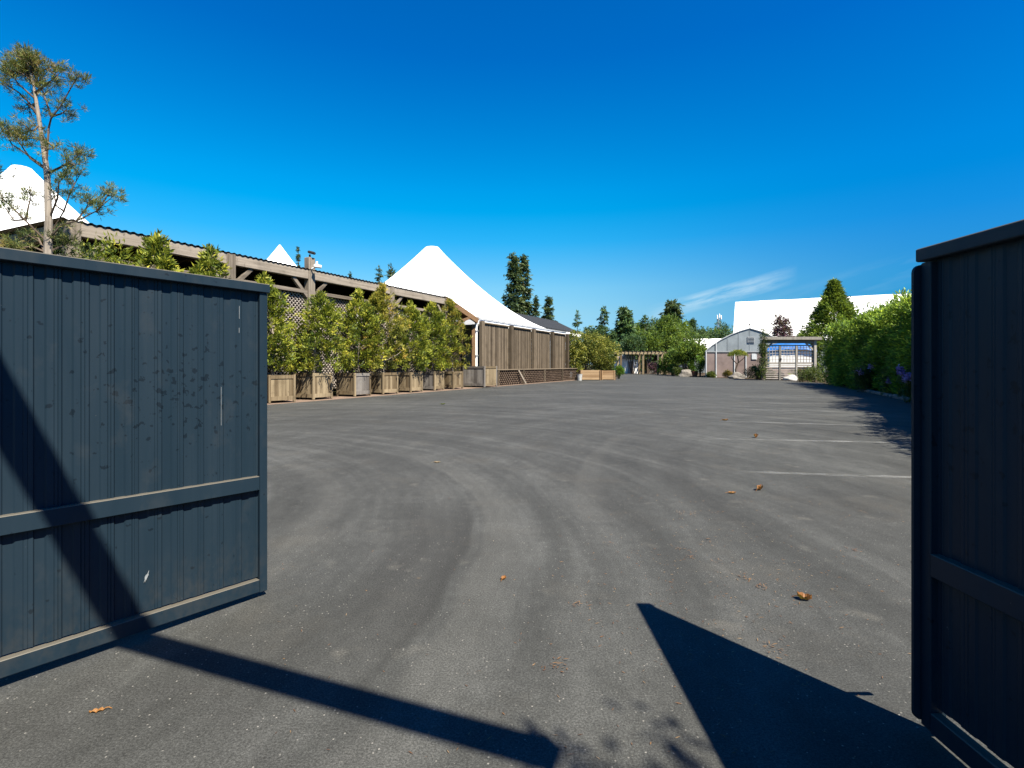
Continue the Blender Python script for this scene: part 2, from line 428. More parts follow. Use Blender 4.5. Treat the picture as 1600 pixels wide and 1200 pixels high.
M['wood_pale'] = wood('pale_grey_timber', (0.13, 0.12, 0.105), (0.27, 0.25, 0.225), 'z', .25)
M['wood_fence'] = wood('rough_fence_boards', (0.050, 0.038, 0.026), (0.145, 0.115, 0.083), 'z', 0.35)
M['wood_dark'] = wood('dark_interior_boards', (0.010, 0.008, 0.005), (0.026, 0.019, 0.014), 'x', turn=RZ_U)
M['wood_brown'] = wood('brown_stained_timber', (0.075, 0.043, 0.022), (0.174, 0.104, 0.058), 'x', 0.2, turn=RZ_U)
M['cedar'] = wood('fresh_cedar', (0.174, 0.104, 0.052), (0.319, 0.220, 0.128), 'x', 0.15)
M['lattice'] = plain('lilac_grey_lattice', (0.297, 0.263, 0.241), 0.85, 0.1, 0.25, 2)
M['lattice_dark'] = plain('brown_lattice', (0.108, 0.079, 0.061), 0.85, 0.1, 0.3, 2)
M['tin'] = plain('rusty_corrugated_steel', (0.072, 0.051, 0.036), 0.6, 0.3, 0.4, 2)
M['canvas'] = plain('white_tent_fabric', (0.756, 0.765, 0.774), 0.6, 0.2, 0.02, 0.7)
M['white'] = plain('white_paint', (0.78, 0.78, 0.77), 0.5, 0.3, 0.06, 1.5)
M['sack'] = plain('pale_sacking', (0.34, 0.34, 0.33), 0.8, 0.2, 0.25, 6)
M['scrape'] = plain('bare_primer', (0.19, 0.205, 0.215), 0.6, 0.3, 0.2, 40)
M['white_roof'] = plain('white_sheet_roof', (0.80, 0.80, 0.79), 0.55, 0.2, 0.05, 0.3)
M['grey_metal'] = plain('grey_metal', (0.208, 0.221, 0.234), 0.45, 0.4, 0.15, 4)
M['pale_metal'] = plain('pale_metal', (0.36, 0.38, 0.40), 0.5, 0.4, 0.1, 4)
M['black'] = plain('black_plastic', (0.012, 0.012, 0.013), 0.5, 0.4, 0.2, 9)
M['shingle'] = plain('dark_shingles', (0.022, 0.024, 0.028), 0.9, 0.15, 0.35, 7, bump=0.2)
M['poly'] = plain('hazy_polycarbonate', (0.160, 0.180, 0.195), 0.35, 0.4, 0.25, 0.8)
M['poly_brown'] = plain('brownish_greenhouse_film', (0.149, 0.115, 0.108), 0.45, 0.3, 0.25, 1.0)
M['stone'] = plain('grey_stone', (0.144, 0.132, 0.120), 0.9, 0.15, 0.35, 5, bump=0.5)
M['tarp'] = plain('blue_tarpaulin', (0.012, 0.099, 0.310), 0.5, 0.3, 0.25, 2.5)
M['bark'] = wood('grey_bark', (0.09, 0.075, 0.06), (0.30, 0.26, 0.22), 'z', 0.3, 1.5)
M['bark_dark'] = wood('dark_bark', (0.04, 0.03, 0.022), (0.14, 0.105, 0.08), 'z', 0.3)
M['terracotta'] = plain('terracotta', (0.211, 0.074, 0.037), 0.8, 0.2, 0.2, 6)
M['thuja'] = leafmat('arborvitae_leaf', (0.050, 0.085, 0.014), (0.248, 0.275, 0.030), (0.480, 0.424, 0.056), 0.35)
M['thuja_b'] = leafmat('arborvitae_bronzed_leaf', (0.072, 0.088, 0.017), (0.286, 0.265, 0.036), (0.486, 0.315, 0.072), 0.35)
M['hedge'] = leafmat('hedge_leaf', (0.045, 0.098, 0.017), (0.214, 0.331, 0.032), (0.536, 0.643, 0.053), 0.38)
M['hedge_core'] = plain('hedge_dark_core', (0.018, 0.030, 0.010), 0.95, 0.05, 0.5, 5)  # dark tone for the solid core added inside the hedge
M['pine'] = leafmat('pine_needle', (0.040, 0.066, 0.022), (0.125, 0.150, 0.036), (0.25, 0.175, 0.055), 0.25)
M['fir'] = leafmat('fir_needle', (0.014, 0.032, 0.014), (0.048, 0.076, 0.024), (0.088, 0.112, 0.028), 0.2)
M['fir_far'] = leafmat('far_conifer_needle', (0.019, 0.048, 0.024), (0.056, 0.108, 0.033), (0.094, 0.150, 0.037), 0.25)
M['broad'] = leafmat('broad_leaf', (0.035, 0.071, 0.014), (0.125, 0.196, 0.026), (0.237, 0.296, 0.035), 0.35)
M['rhodo'] = leafmat('yellowing_shrub_leaf', (0.043, 0.071, 0.016), (0.211, 0.216, 0.032), (0.454, 0.389, 0.108), 0.3)
M['lime'] = leafmat('bright_green_leaf', (0.030, 0.075, 0.007), (0.090, 0.188, 0.015), (0.165, 0.270, 0.030), 0.35)
M['dark_leaf'] = leafmat('dark_shrub_leaf', (0.020, 0.041, 0.010), (0.077, 0.103, 0.022), (0.175, 0.186, 0.032), 0.25)
M['gold'] = leafmat('golden_leaf', (0.085, 0.065, 0.007), (0.234, 0.176, 0.019), (0.325, 0.234, 0.033), 0.3)
M['plum'] = leafmat('plum_leaf', (0.040, 0.014, 0.030), (0.105, 0.042, 0.070), (0.17, 0.08, 0.11), 0.3)
M['bloom'] = leafmat('lilac_petal', (0.238, 0.131, 0.405), (0.500, 0.309, 0.666), (0.738, 0.547, 0.833), 0.3)
M['dry'] = leafmat('dry_leaf', (0.124, 0.043, 0.012), (0.223, 0.099, 0.028), (0.310, 0.174, 0.062), 0.2)
M['needle_litter'] = leafmat('fallen_needles', (0.099, 0.045, 0.020), (0.169, 0.099, 0.045), (0.228, 0.189, 0.129), 0.1)

def pavermat():
    m, nt, out = newmat('pinkish_pavers'); q = NT(nt)
    v = q.mapping(q.coords(), (1, 1, 1), (0, 0, -RZ_U))
    b = q.n('ShaderNodeTexBrick'); q.l(v, b.inputs['Vector'])
    b.inputs['Color1'].default_value = (0.19, 0.125, 0.095, 1); b.inputs['Color2'].default_value = (0.145, 0.10, 0.078, 1)
    b.inputs['Mortar'].default_value = (0.09, 0.072, 0.06, 1); b.inputs['Scale'].default_value = 4.0; b.inputs['Mortar Size'].default_value = 0.02
    c = q.mix(0.35, b.outputs[0], q.ramp(q.noise(v, 3, 4), [(0.3, (0.10, 0.08, 0.06)), (0.7, (0.23, 0.17, 0.135))]))
    q.l(q.bsdf(c, 0.9, 0.15), out.inputs[0]); return m
M['paver'] = pavermat()
def linemat():
    m, nt, out = newmat('worn_line_paint'); q = NT(nt)
    v = q.coords()
    n1 = q.noise(v, 1.6, 4, 0.65); n2 = q.noise(v, 60, 3, 0.6)
    uvw = q.attr('fade')
    a = q.math('MULTIPLY', q.ramp(q.math('ADD', q.math('MULTIPLY', n1, 0.6), q.math('MULTIPLY', n2, 0.5)), [(0.47, 0.0), (0.74, 1.0)]), 0.60)
    a = q.math('MULTIPLY', a, uvw)
    b = q.bsdf((0.30, 0.305, 0.30), 0.85, 0.2)
    tr = q.n('ShaderNodeBsdfTransparent'); mx = q.n('ShaderNodeMixShader')
    q.l(a, mx.inputs[0]); q.l(tr.outputs[0], mx.inputs[1]); q.l(b, mx.inputs[2]); q.l(mx.outputs[0], out.inputs[0]); return m
M['line'] = linemat()

# ------------------------------------------------------------------ ground
def poly_sheet(name, pts, z, m):
    me = bpy.data.meshes.new(name)
    me.from_pydata([(p[0], p[1], z) for p in pts], [], [tuple(range(len(pts)))]); me.materials.append(m); me.update()
    o = bpy.data.objects.new(name, me); COL.objects.link(o); return struct(o)
poly_sheet('ground', [(-2500, -1500), (2500, -1500), (2500, 4000), (-2500, 4000)], -0.02, M['ground'])
HB = [Vector((5.7, 3.0, 0)), Vector((8.7, 9.5, 0)), G(1440, 630), G(1360, 614), G(1285, 600)]     # hedge foot, near to far
lot = [(-40, -30), W(-45, -0.45), W(33.5, -0.45), G(962, 594), G(968, 584.2), G(1030, 584.2), G(1062, 587.5), G(1110, 590),
       G(1165, 592), G(1225, 594.5), G(1290, 599)] + [p for p in HB[::-1]] + [(5.0, -30)]
poly_sheet('asphalt_lot', lot, 0.0, M['asphalt'])
poly_sheet('paver_strip', [W(-45, -0.45), W(-45, 1.45), W(34, 1.45), W(34, -0.45)], 0.004, M['paver'])
poly_sheet('garden_bed', [W(34, -0.4), G(962, 594), G(968, 584.2), G(1030, 584.2), G(1062, 587.5), G(1110, 590), G(1165, 592), G(1225, 594.5), G(1290, 599), (60, 60), (60, 140), (0, 140)], -0.008, M['soil'])

def parking_line(pts, w):
    p = [Vector(q) for q in pts]; n = 24; vs = []; fade = []
    a, b = p[0], p[-1]; d = (b - a).normalized(); s = Vector((-d.y, d.x, 0))
    for i in range(n + 1):
        c = a.lerp(b, i / n); k = w * (0.5 + 0.12 * math.sin(i * 1.7))
        vs += [c + s * k, c - s * k]
    me = bpy.data.meshes.new('parking_line')
    me.from_pydata([(q.x, q.y, 0.004) for q in vs], [], [(2 * i, 2 * i + 1, 2 * i + 3, 2 * i + 2) for i in range(n)])
    at = me.attributes.new('fade', 'FLOAT', 'POINT')
    at.data.foreach_set('value', [min(1.0, (i // 2) / n * 3.0 + 0.08) for i in range(2 * n + 2)])
    me.materials.append(M['line']); me.update()
    o = bpy.data.objects.new('parking_line', me); COL.objects.link(o); struct(o)
for a, b, w in (((1150, 737), (1450, 747), .12), ((1070, 685), (1450, 692.5), .14), ((1090, 657), (1450, 668), .14), ((1140, 639.5), (1420, 645), .15),
                ((1110, 628), (1400, 633), .16), ((1100, 619.5), (1360, 622), .16), ((830, 606), (960, 612), .16)):
    parking_line((G(*a), G(*b)), w)

# ------------------------------------------------------------------ metal gates
def rib_profile(x0, x1, pitch=0.1, depth=0.0065):
    out = []; x = x0
    prof = [(0.0, 1), (0.006, 0), (0.040, 0), (0.047, 1), (0.071, 1), (0.0735, .62), (0.076, 1), (0.084, 1), (0.0865, .62), (0.089, 1)]
    jr = random.Random(4)
    while x < x1:
        k = jr.uniform(.75, 1.25); sh_ = jr.uniform(-.0025, .0025)
        for a, h in prof:
            aa = a + (sh_ if .03 < a < .08 else 0)
            if x + aa < x1: out.append((x + aa, h * depth * k + jr.uniform(-.0006, .0006)))
        x += pitch * jr.uniform(.97, 1.03)
    out.append((x1, depth)); return out
def clad(mb, x0, x1, z0, z1, y):                    # ribbed sheet; ribs stand out towards -y
    pr = rib_profile(x0, x1)
    pts = [Vector((a, y - h, z0)) for a, h in pr] + [Vector((a, y - h, z1)) for a, h in pr]
    mb.sheet(pts, len(pr), 2, 0.5)
    pts = [Vector((a, y + 0.02, z0)) for a in (x0, x1)] + [Vector((a, y + 0.02, z1)) for a in (x0, x1)]
    mb.sheet(pts, 2, 2, 0.5)
LX = 4.2
EL = Vector((-1.51, 3.13, 0)); rzl = math.atan2(.788, .616)
gl = thing('metal_gate', 'open dark slate ribbed metal gate leaf at left, sunlit with a diagonal shadow across it', 'gate', EL, rzl)
SH = -0.014
def gate_leaf(root, top, shear, flip=1):
    b = MB(); clad(b, -LX + .05, -.045, 0.12, top - .05, 0.0)
    b.build('cladding', M['gate'], root, shear=shear)
    b = MB(); b.box((-LX / 2 + .004, -.004, top - .027), (LX + .01, .085, .054), ch=.004); b.build('top_rail', M['gate'], root, shear=shear)
    b = MB(); b.box((-LX / 2 - .02, -.0165, .690), (LX - .06, .042, .083), ch=.003); b.build('middle_rail', M['gate'], root, shear=shear)
    b = MB(); b.box((-LX / 2 - .02, -.0165, .075), (LX - .06, .042, .076), ch=.003); b.build('bottom_rail', M['gate'], root, shear=shear)
    b = MB(); b.box((-.024, -.002, top / 2 - .012), (.046, .062, top - .086), ch=.003); b.build('end_stile', M['gate'], root, shear=shear)
    b = MB(); b.box((-LX + .024, -.002, top / 2 - .012), (.046, .062, top - .086), ch=.003); b.build('hinge_stile', M['gate'], root, shear=shear)
gate_leaf(gl, 1.888, SH)
# scrapes on the sunlit leaf
for (sx, sz, sw, sh_) in ((-.155, 1.705, .002, .075), (-.156, 1.60, .002, .03), (-.255, 1.16, .0015, .22)):
    b = MB(); b.box((sx, -.0075, sz), (sw, .001, sh_)); b.build('paint_scratch', M['scrape'], gl, shear=SH)
b = MB(); pl_ = []; NQ = 18
for k in range(NQ):
    an = 2 * math.pi * k / NQ; rr = random.uniform(.35, 1.0)
    pl_.append((-.615 + .010 * rr * math.cos(an) + .012 * math.sin(an) * rr, -.0076, .30 + .034 * rr * math.sin(an)))
b.prism(pl_, (0, .001, 0)); b.build('paint_chip', M['scrape'], gl, shear=SH)
# second leaf: seen almost edge-on at the right
ER = Vector((1.592, 1.955, 0)); rzr = R(90.4)
gr = thing('metal_gate', 'open dark ribbed metal gate leaf at right, seen almost edge on and all in shade', 'gate', ER, rzr)
# local x points to the free end (away from the camera); the seen face is local +y -> mirror by building with y flipped
def flipY(mb): mb.v = [(a, -q, c) for a, q, c in mb.v]; return mb
topR = 1.842
b = MB(); clad(b, -LX + .05, -.045, 0.12, topR - .05, 0.0); flipY(b).build('cladding', M['gate'], gr)
b = MB(); b.box((-LX / 2 + .004, -.004, topR - .025), (LX + .01, .085, .05), ch=.004); flipY(b).build('top_rail', M['gate'], gr)
b = MB(); b.box((-LX / 2 - .02, -.0165, .655), (LX - .06, .042, .085), ch=.003); flipY(b).build('middle_rail', M['gate'], gr)
b = MB(); b.box((-LX / 2 - .02, -.0165, .068), (LX - .06, .042, .076), ch=.003); flipY(b).build('bottom_rail', M['gate'], gr)
b = MB(); b.box((-.024, -.002, topR / 2 - .012), (.046, .062, topR - .086), ch=.003); flipY(b).build('end_stile', M['gate'], gr)
b = MB(); b.box((-LX + .024, -.002, topR / 2 - .012), (.046, .062, topR - .086), ch=.003); flipY(b).build('hinge_stile', M['gate'], gr)
# rounded stop plate on the free end
b = MB(); cr = .03; zz0, zz1, ya, yb = .045, 1.782, -.012, .058; poly = []
for cy, cz, a0 in ((yb - cr, zz1 - cr, 0), (ya + .012, zz1 - .012, 90), (ya + .012, zz0 + .012, 180), (yb - cr, zz0 + cr, 270)):
    rr = cr if cy == yb - cr else .012
    for k in range(5):
        an = R(a0 + k * 22.5); poly.append((.0005, cy + rr * math.cos(an), cz + rr * math.sin(an)))
b.prism(poly, (.012, 0, 0)); b.build('stop_plate', M['gate'], gr)
b = MB(); b.tube([(-.02, -.035, .43), (-.02, -.13, .43)], .011, 8); b.build('latch_bolt', M['gate'], gr)

# beam that spans the entrance above the camera: it throws the long shadow over the gate and drive
b0 = Vector((-1.16, 0.82, 3.74)); bd = Vector((1.88, -.70, 0)).normalized()
arm = thing('overhead_beam', 'dark beam over the gateway throwing the long diagonal shadow', 'beam', (-4.9, 2.21, 0))
b = MB(); p1 = b0 + bd * 3.15; p2 = Vector((-4.9, 2.21, 3.74))
b.beam(p2, p1, .13, .13, ch=.02); b.build('arm', M['gate'], arm, world=True)
b = MB(); b.beam((-4.9, 2.21, 0), (-4.9, 2.21, 3.67), .16, .16, (1, 0, 0), ch=.02); b.build('post', M['gate'], arm, world=True)
b = MB(); b.beam(p1, p1 + bd * .02, .15, .15, ch=.008); b.build('end_cap', M['gate_dark'], arm, world=True)

# ------------------------------------------------------------------ timber shelter
S0, S1, SN, SD = -5.2, 13.33, 1.5, 8.5
ZB0, ZB1 = 5.04, 5.43
sh = thing('timber_shelter', 'long weathered timber shelter with corrugated roof and lattice screen behind the planters', 'shelter', W(4, 5))
POSTS = [S0, -.49, 3.165, 8.37, S1]
Mu = Matrix((U, V, Vector((0, 0, 1)))).transposed()
for t in POSTS:
    b = MB(); top = 5.98 if t == 3.165 else ZB1 + .01
    b.box(W(t, SN, top / 2), (.34, .30, top), Mu, ch=.02); b.build('post', M['wood_grey'], sh, world=True)
b = MB(); b.box(W(S0, SD, 2.7), (.34, .30, 5.4), Mu, ch=.02); b.build('post', M['wood_grey'], sh, world=True)
for a, c in zip(POSTS[:-1], POSTS[1:]):
    b = MB(); b.beam(W(a + .17, SN - .03, (ZB0 + ZB1) / 2), W(c - .17, SN - .03, (ZB0 + ZB1) / 2), .2, ZB1 - ZB0, ch=.015)
    b.build('front_beam', M['wood_grey_h'], sh, world=True)
    b = MB(); b.beam(W(a + .17, SN, 4.5), W(c - .17, SN, 4.5), .14, .15, ch=.01); b.build('lattice_rail', M['wood_grey_h'], sh, world=True)
    md = (a + c) / 2
    b = MB(); b.box(W(md, SN + .02, 2.2), (.12, .1, 4.4), Mu); b.build('lattice_stud', M['wood_grey'], sh, world=True)
    for s, tt in ((1, a), (-1, c)):
        b = MB(); b.beam(W(tt + s * .15, SN, 4.30), W(tt + s * .88, SN, 5.03), .13, .15, ch=.01); b.build('brace', M['wood_grey_h'], sh, world=True)
def lattice(mb, t0, t1, z0, z1, n, gap, w=.045, th=.02):
    Wd, Hh = t1 - t0, z1 - z0; step = gap * math.sqrt(2)
    for sgn in (1, -1):
        k = -Hh
        while k < Wd:
            # line x = k + s*z (sgn>0) ; mirrored otherwise
            za = max(0, -k); zb = min(Hh, Wd - k)
            if zb - za > .03:
                xa, xb = k + za, k + zb
                if sgn < 0: xa, xb = Wd - xa, Wd - xb
                mb.beam(W(t0 + xa, n + sgn * th * .55, z0 + za), W(t0 + xb, n + sgn * th * .55, z0 + zb), th, w, V)
            k += step
def lattice_beam_fix(): pass
for a, c in zip(POSTS[:-1], POSTS[1:]):
    b = MB(); lattice(b, a + .17, c - .17, .3, 4.42, SN + .11, .125, .055); b.build('lattice_screen', M['lattice'], sh, world=True)
# left end of the shelter
b = MB(); b.beam(W(S0 - .03, SN + .16, 5.24), W(S0 - .03, SD, 5.24), .2, .38, ch=.015); b.build('end_beam', M['wood_grey_h'], sh, world=True)
b = MB(); b.beam(W(S0, SN + .16, 4.5), W(S0, SD, 4.5), .14, .15); b.build('lattice_rail', M['wood_grey_h'], sh, world=True)
# roof: corrugated sheet with the ridges running back from the front edge
b = MB(); pts0 = []; pts1 = []; n = int((S1 - S0 + .5) / .055)
for i in range(n + 1):
    t = S0 - .3 + i * .055; zc = .022 * math.sin(i * math.pi / 2 + .4)
    pts0.append(W(t, SN - .17, 5.468 + zc)); pts1.append(W(t, SD + .3, 5.62 + zc))
b.sheet(pts0 + pts1, n + 1, 2, .5); b.sheet([p - Vector((0, 0, .012)) for p in pts0 + pts1], n + 1, 2, .5)
b.build('corrugated_roof', M['tin'], sh, world=True)
b = MB(); t = S0 + .6
while t < S1 - .2:
    b.beam(W(t, SN + .12, 5.33), W(t, SD, 5.47), .09, .2); t += 1.15
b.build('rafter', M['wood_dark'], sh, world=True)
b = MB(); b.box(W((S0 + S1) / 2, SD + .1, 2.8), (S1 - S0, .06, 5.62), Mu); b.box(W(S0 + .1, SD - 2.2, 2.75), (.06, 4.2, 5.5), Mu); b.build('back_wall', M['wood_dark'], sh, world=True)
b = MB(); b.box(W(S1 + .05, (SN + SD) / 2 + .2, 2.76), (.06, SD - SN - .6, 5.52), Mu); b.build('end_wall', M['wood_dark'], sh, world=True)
b = MB(); b.box(W(14.95, 2.3, 2.1), (3.3, .06, 4.2), Mu); b.build('porch_dark_screen', M['wood_dark'], sh, world=True)  # added dark screen, stands in for the shaded space under the porch
# small sloping porch roof at the far end
pa, pb = W(S1 - .05, SN - .1, 5.36), Vector((-2.22, 33.0, 4.22))
b = MB(); b.beam(pa, pb, .16, .34, ch=.01); b.build('porch_fascia', M['wood_brown'], sh, world=True)
b = MB(); b.sheet([pa + Vector((0, 0, .19)), pb + Vector((0, 0, .19)), pa + V * 4 + Vector((0, 0, .19)), pb + V * 4 + Vector((0, 0, .19))], 2, 2, .5)
b.sheet([pa + V * .1 + Vector((0, 0, .12)), pb + V * .1 + Vector((0, 0, .12)), pa + V * 4 + Vector((0, 0, .12)), pb + V * 4 + Vector((0, 0, .12))], 2, 2, .5)
b.build('porch_roof', M['wood_brown'], sh, world=True)
b = MB(); mid = pa.lerp(pb, .72); b.beam(mid + Vector((0, 0, -.15)), W(S1, SN, 3.55), .14, .16); b.build('porch_bracket', M['wood_brown'], sh, world=True)
b = MB(); b.beam(pb + V * .3 + Vector((0, 0, -.2)), pb + V * .3 + Vector((0, 0, -4.2)), .2, .2, (1, 0, 0)); b.build('porch_post', M['wood_brown'], sh, world=True)

# lamp on the tall post
fl = thing('floodlight', 'small black floodlight fixed on the tall shelter post', 'light', W(3.165, SN, 5.98))
b = MB(); b.tube([(0, 0, 0), (0, 0, .14)], .04); b.build('stem', M['black'], fl)
b = MB(); b.box((.12, -.1, .20), (.30, .2, .11), Matrix.Rotation(.25, 3, 'Y'), ch=.03); b.build('lamp_head', M['black'], fl)
sc_ = thing('security_camera', 'white security camera bracketed beside the tall shelter post', 'camera', W(3.165, SN, 5.5))
b = MB(); b.tube([(.14, -.14, -.02), (.38, -.24, .05)], .035); b.build('bracket', M['white'], sc_)
b = MB(); b.tube([(.30, -.30, .08), (.58, -.22, .05)], [.07, .07], 10); b.build('camera_body', M['white'], sc_)
b = MB(); b.tube([(.40, -.26, .15), (.40, -.26, .27)], [.05, .04], 10); b.build('junction_box', M['white'], sc_)

# ------------------------------------------------------------------ tents
def tent(label, c, rz, hx, hy, eave, peak, pw, ring, wall=True):
    r = thing('marquee_tent', label, 'tent', (c[0], c[1], 0), rz, 'white peaked marquee tents')
    b = MB(); pts = []; NS = 96; NR = 36; r0 = ring * hx
    for j in range(NR + 1):
        q = j / NR
        for i in range(NS + 1):
            an = 2 * math.pi * (i + .5) / NS; ca, sa = math.cos(an), math.sin(an); k = 1 / max(abs(ca), abs(sa))
            pts.append(Vector((ca * (r0 * (1 - q) + q * k * hx), sa * (r0 * (1 - q) + q * k * hy), eave + (peak - eave) * (1 - q) ** pw)))
    b.sheet(pts, NS + 1, NR + 1, .5); b.build('canopy', M['canvas'], r, smooth=True)
    b = MB()
    for sx, sy, L, ax in ((0, -1, hx, 0), (0, 1, hx, 0), (-1, 0, hy, 1), (1, 0, hy, 1)):
        if ax == 0: b.box((0, sy * hy, eave - .17), (2 * hx, .03, .34))
        else: b.box((sx * hx, 0, eave - .17), (.03, 2 * hy - .06, .34))
    b.build('valance', M['canvas'], r)
    b = MB(); b.box((0, -hy - .05, eave + .05), (2 * hx + .1, .06, .07)); b.box((hx + .05, 0, eave + .05), (.06, 2 * hy, .07)); b.build('eave_rail', M['grey_metal'], r)
    for sx in (-1, 1):
        for sy in (-1, 1):
            b = MB(); b.tube([(sx * (hx - .1), sy * (hy - .1), 0), (sx * (hx - .1), sy * (hy - .1), eave)], .09); b.build('leg', M['grey_metal'], r)
    b = MB(); b.tube([(0, 0, peak - .2), (0, 0, peak + .03)], [hx * ring * 1.0, hx * ring * .97], 24); b.build('peak_cap', M['canvas'], r)
    return r
c2 = W(24.75, 1.15 + 9.5)
tent('big white peaked marquee rising behind the board fence', c2, RZ_U, 8.1, 9.5, 4.42, 11.75, 1.6, .075)
tent('white marquee with a blunt peak behind the small pine', P(34, 570, 26.2), RZ_U, 7.0, 7.0, 4.4, 11.45, 1.45, .06)
tent('small sharp white tent peak showing above the shelter roof', P(437, 570, 43.7), RZ_U, 7.0, 7.0, 4.4, 11.6, 1.9, .012)

# ------------------------------------------------------------------ board fence and lattice bench
FP = [16.67, 20.94, 24.9, 28.8, 32.5]; FN = .95
bf = thing('board_fence', 'tall weathered board fence below the big tent', 'fence', W(24, FN))
for t in FP:
    b = MB(); b.box(W(t, FN - .1, 2.14), (.34, .26, 4.28), Mu, ch=.02); b.build('fence_post', M['wood_fence'], bf, world=True)
for a, c in zip(FP[:-1], FP[1:]):
    b = MB(); t = a + .18; k = 0
    while t < c - .2:
        w = min(.14 + .05 * random.random(), c - .17 - t)
        b.box(W(t + w / 2, FN + .05 + .012 * (k % 2), 2.1 + random.uniform(-.02, .02)), (w - .008, .03, 4.2), Mu); t += w; k += 1
    b.build('board_panel', M['wood_fence'], bf, world=True)
    b = MB(); b.beam(W(a + .18, FN, 4.2), W(c - .18, FN, 4.2), .12, .08); b.build('cap_rail', M['wood_fence'], bf, world=True)
lb = thing('lattice_bench', 'long low platform with lattice skirt at the foot of the board fence', 'bench', W(25, .4))
BP = [17.35, 21.2, 25.1, 29.0, 33.0]
b = MB(); b.beam(W(17.25, .40, 1.06), W(33.1, .40, 1.06), .92, .06, ch=.01); b.build('bench_top', M['wood_fence'], lb, world=True)
for t in BP:
    b = MB(); b.box(W(t, -.01, .515), (.12, .1, 1.03), Mu); b.build('bench_post', M['wood_fence'], lb, world=True)
for a, c in zip(BP[:-1], BP[1:]):
    b = MB(); lattice(b, a + .06, c - .06, .04, 1.02, .03, .20, .055); b.build('lattice_skirt', M['lattice_dark'], lb, world=True)
b = MB(); b.beam(W(17.35, .8, .5), W(33, .8, .5), .03, .95); b.build('backing', M['wood_dark'], lb, world=True)
b = MB(); b.beam(W(20.2, -.12, 1.0), W(21.0, -.32, .02), .13, .03, V); lp = b.build('loose_board', M['wood_grey'], None)
tag(lp, 'loose plank leaning against the lattice skirt of the low platform', 'plank')
ds = thing('downspout', 'white downspout between the shelter and the board fence', 'drainpipe', W(16.1, .95))
b = MB(); b.tube([W(16.1, .95, 0), W(16.1, .95, 4.25), W(16.15, .8, 4.55)], .085); b.build('pipe', M['white'], ds, world=True)
for z in (2.0, 3.6):
    b = MB(); b.box(W(16.1, .95, z), (.24, .2, .06), Mu); b.build('clip', M['grey_metal'], ds, world=True)

# ------------------------------------------------------------------ planter boxes
GRP_PL = 'square wooden planter boxes along the shelter'
def planter(s, h, m, label, loc, rz, mats=None):
    r = thing('planter_box', label, 'planter', loc, rz, GRP_PL)
    p = .085; g = .07
    for a in (0, 1):
        for c in (0, 1):
            b = MB(); b.box((p / 2 + a * (s - p), p / 2 + c * (s - p), h / 2 + .01), (p, p, h - .02), ch=.008); b.build('corner_post', m, r)
    for k in range(4):                              # 0 front(y=0) 1 right 2 back 3 left
        b = MB(); nb = 6; bw = (s - 2 * p) / nb
        def put(mb, x, d, z, sx, sy, sz):
            if k == 0: mb.box((x, d, z), (sx, sy, sz))
            elif k == 2: mb.box((x, s - d, z), (sx, sy, sz))
            elif k == 3: mb.box((d, x, z), (sy, sx, sz))
            else: mb.box((s - d, x, z), (sy, sx, sz))
        for i in range(nb): put(b, p + bw * (i + .5), .052, (g + h) / 2, bw - .006, .024, h - g - .06)
        mm = m if not mats or k not in mats else mats[k]
        pn = b.build('side_panel', mm, r)
        b = MB(); put(b, s / 2, .03, h - .075, s - 2 * p - .004, .03, .13); b.build('top_rail', mm, pn)
        b = MB(); put(b, s / 2, .03, g + .10, s - 2 * p - .004, .03, .15); b.build('bottom_rail', mm, pn)
    b = MB(); pts = []
    for j in range(7):
        for i in range(7): pts.append((.07 + (s - .14) * i / 6, .07 + (s - .14) * j / 6, h - .12 + random.uniform(-.02, .03)))
    b.sheet(pts, 7, 7, .5); b.build('soil', M['soil'], r, smooth=True)
    return r
desc = ['half hidden behind the left gate', 'nearest one fully in view', 'with one silvery grey front face', 'fourth from the left gate, all tan', 'with dark stains on its near side', 'with a grey near side and tan front', 'narrow one next to the big grey planter']
PT = [0.0, 2.015, 4.27, 6.08, 8.14, 10.2, 12.0]; PS = [1.0, 1.06, 1.06, 1.0, 1.0, .94, .94]
PHh = [1.03, 1.08, 1.04, 1.04, 1.02, 1.04, 1.03]
ROT = [R(-14), R(3), R(2), R(-5), R(0), R(2), R(-4)]
wb, wg = M['wood_box'], M['wood_box_grey']
PMAT = [None, None, {0: wg}, None, None, {3: wg}, None]
for i in range(7):
    planter(PS[i], PHh[i], wb, 'tan wooden planter box, ' + desc[i], W(PT[i], 0), RZ_U + ROT[i], PMAT[i])
planter(1.6, 1.32, wg, 'largest wooden planter box, grey and empty, in front of the downspout', W(14.7, -.5), RZ_U, {0: wb})
for i, t in enumerate((-2.5, -4.35, -5.7)): pass

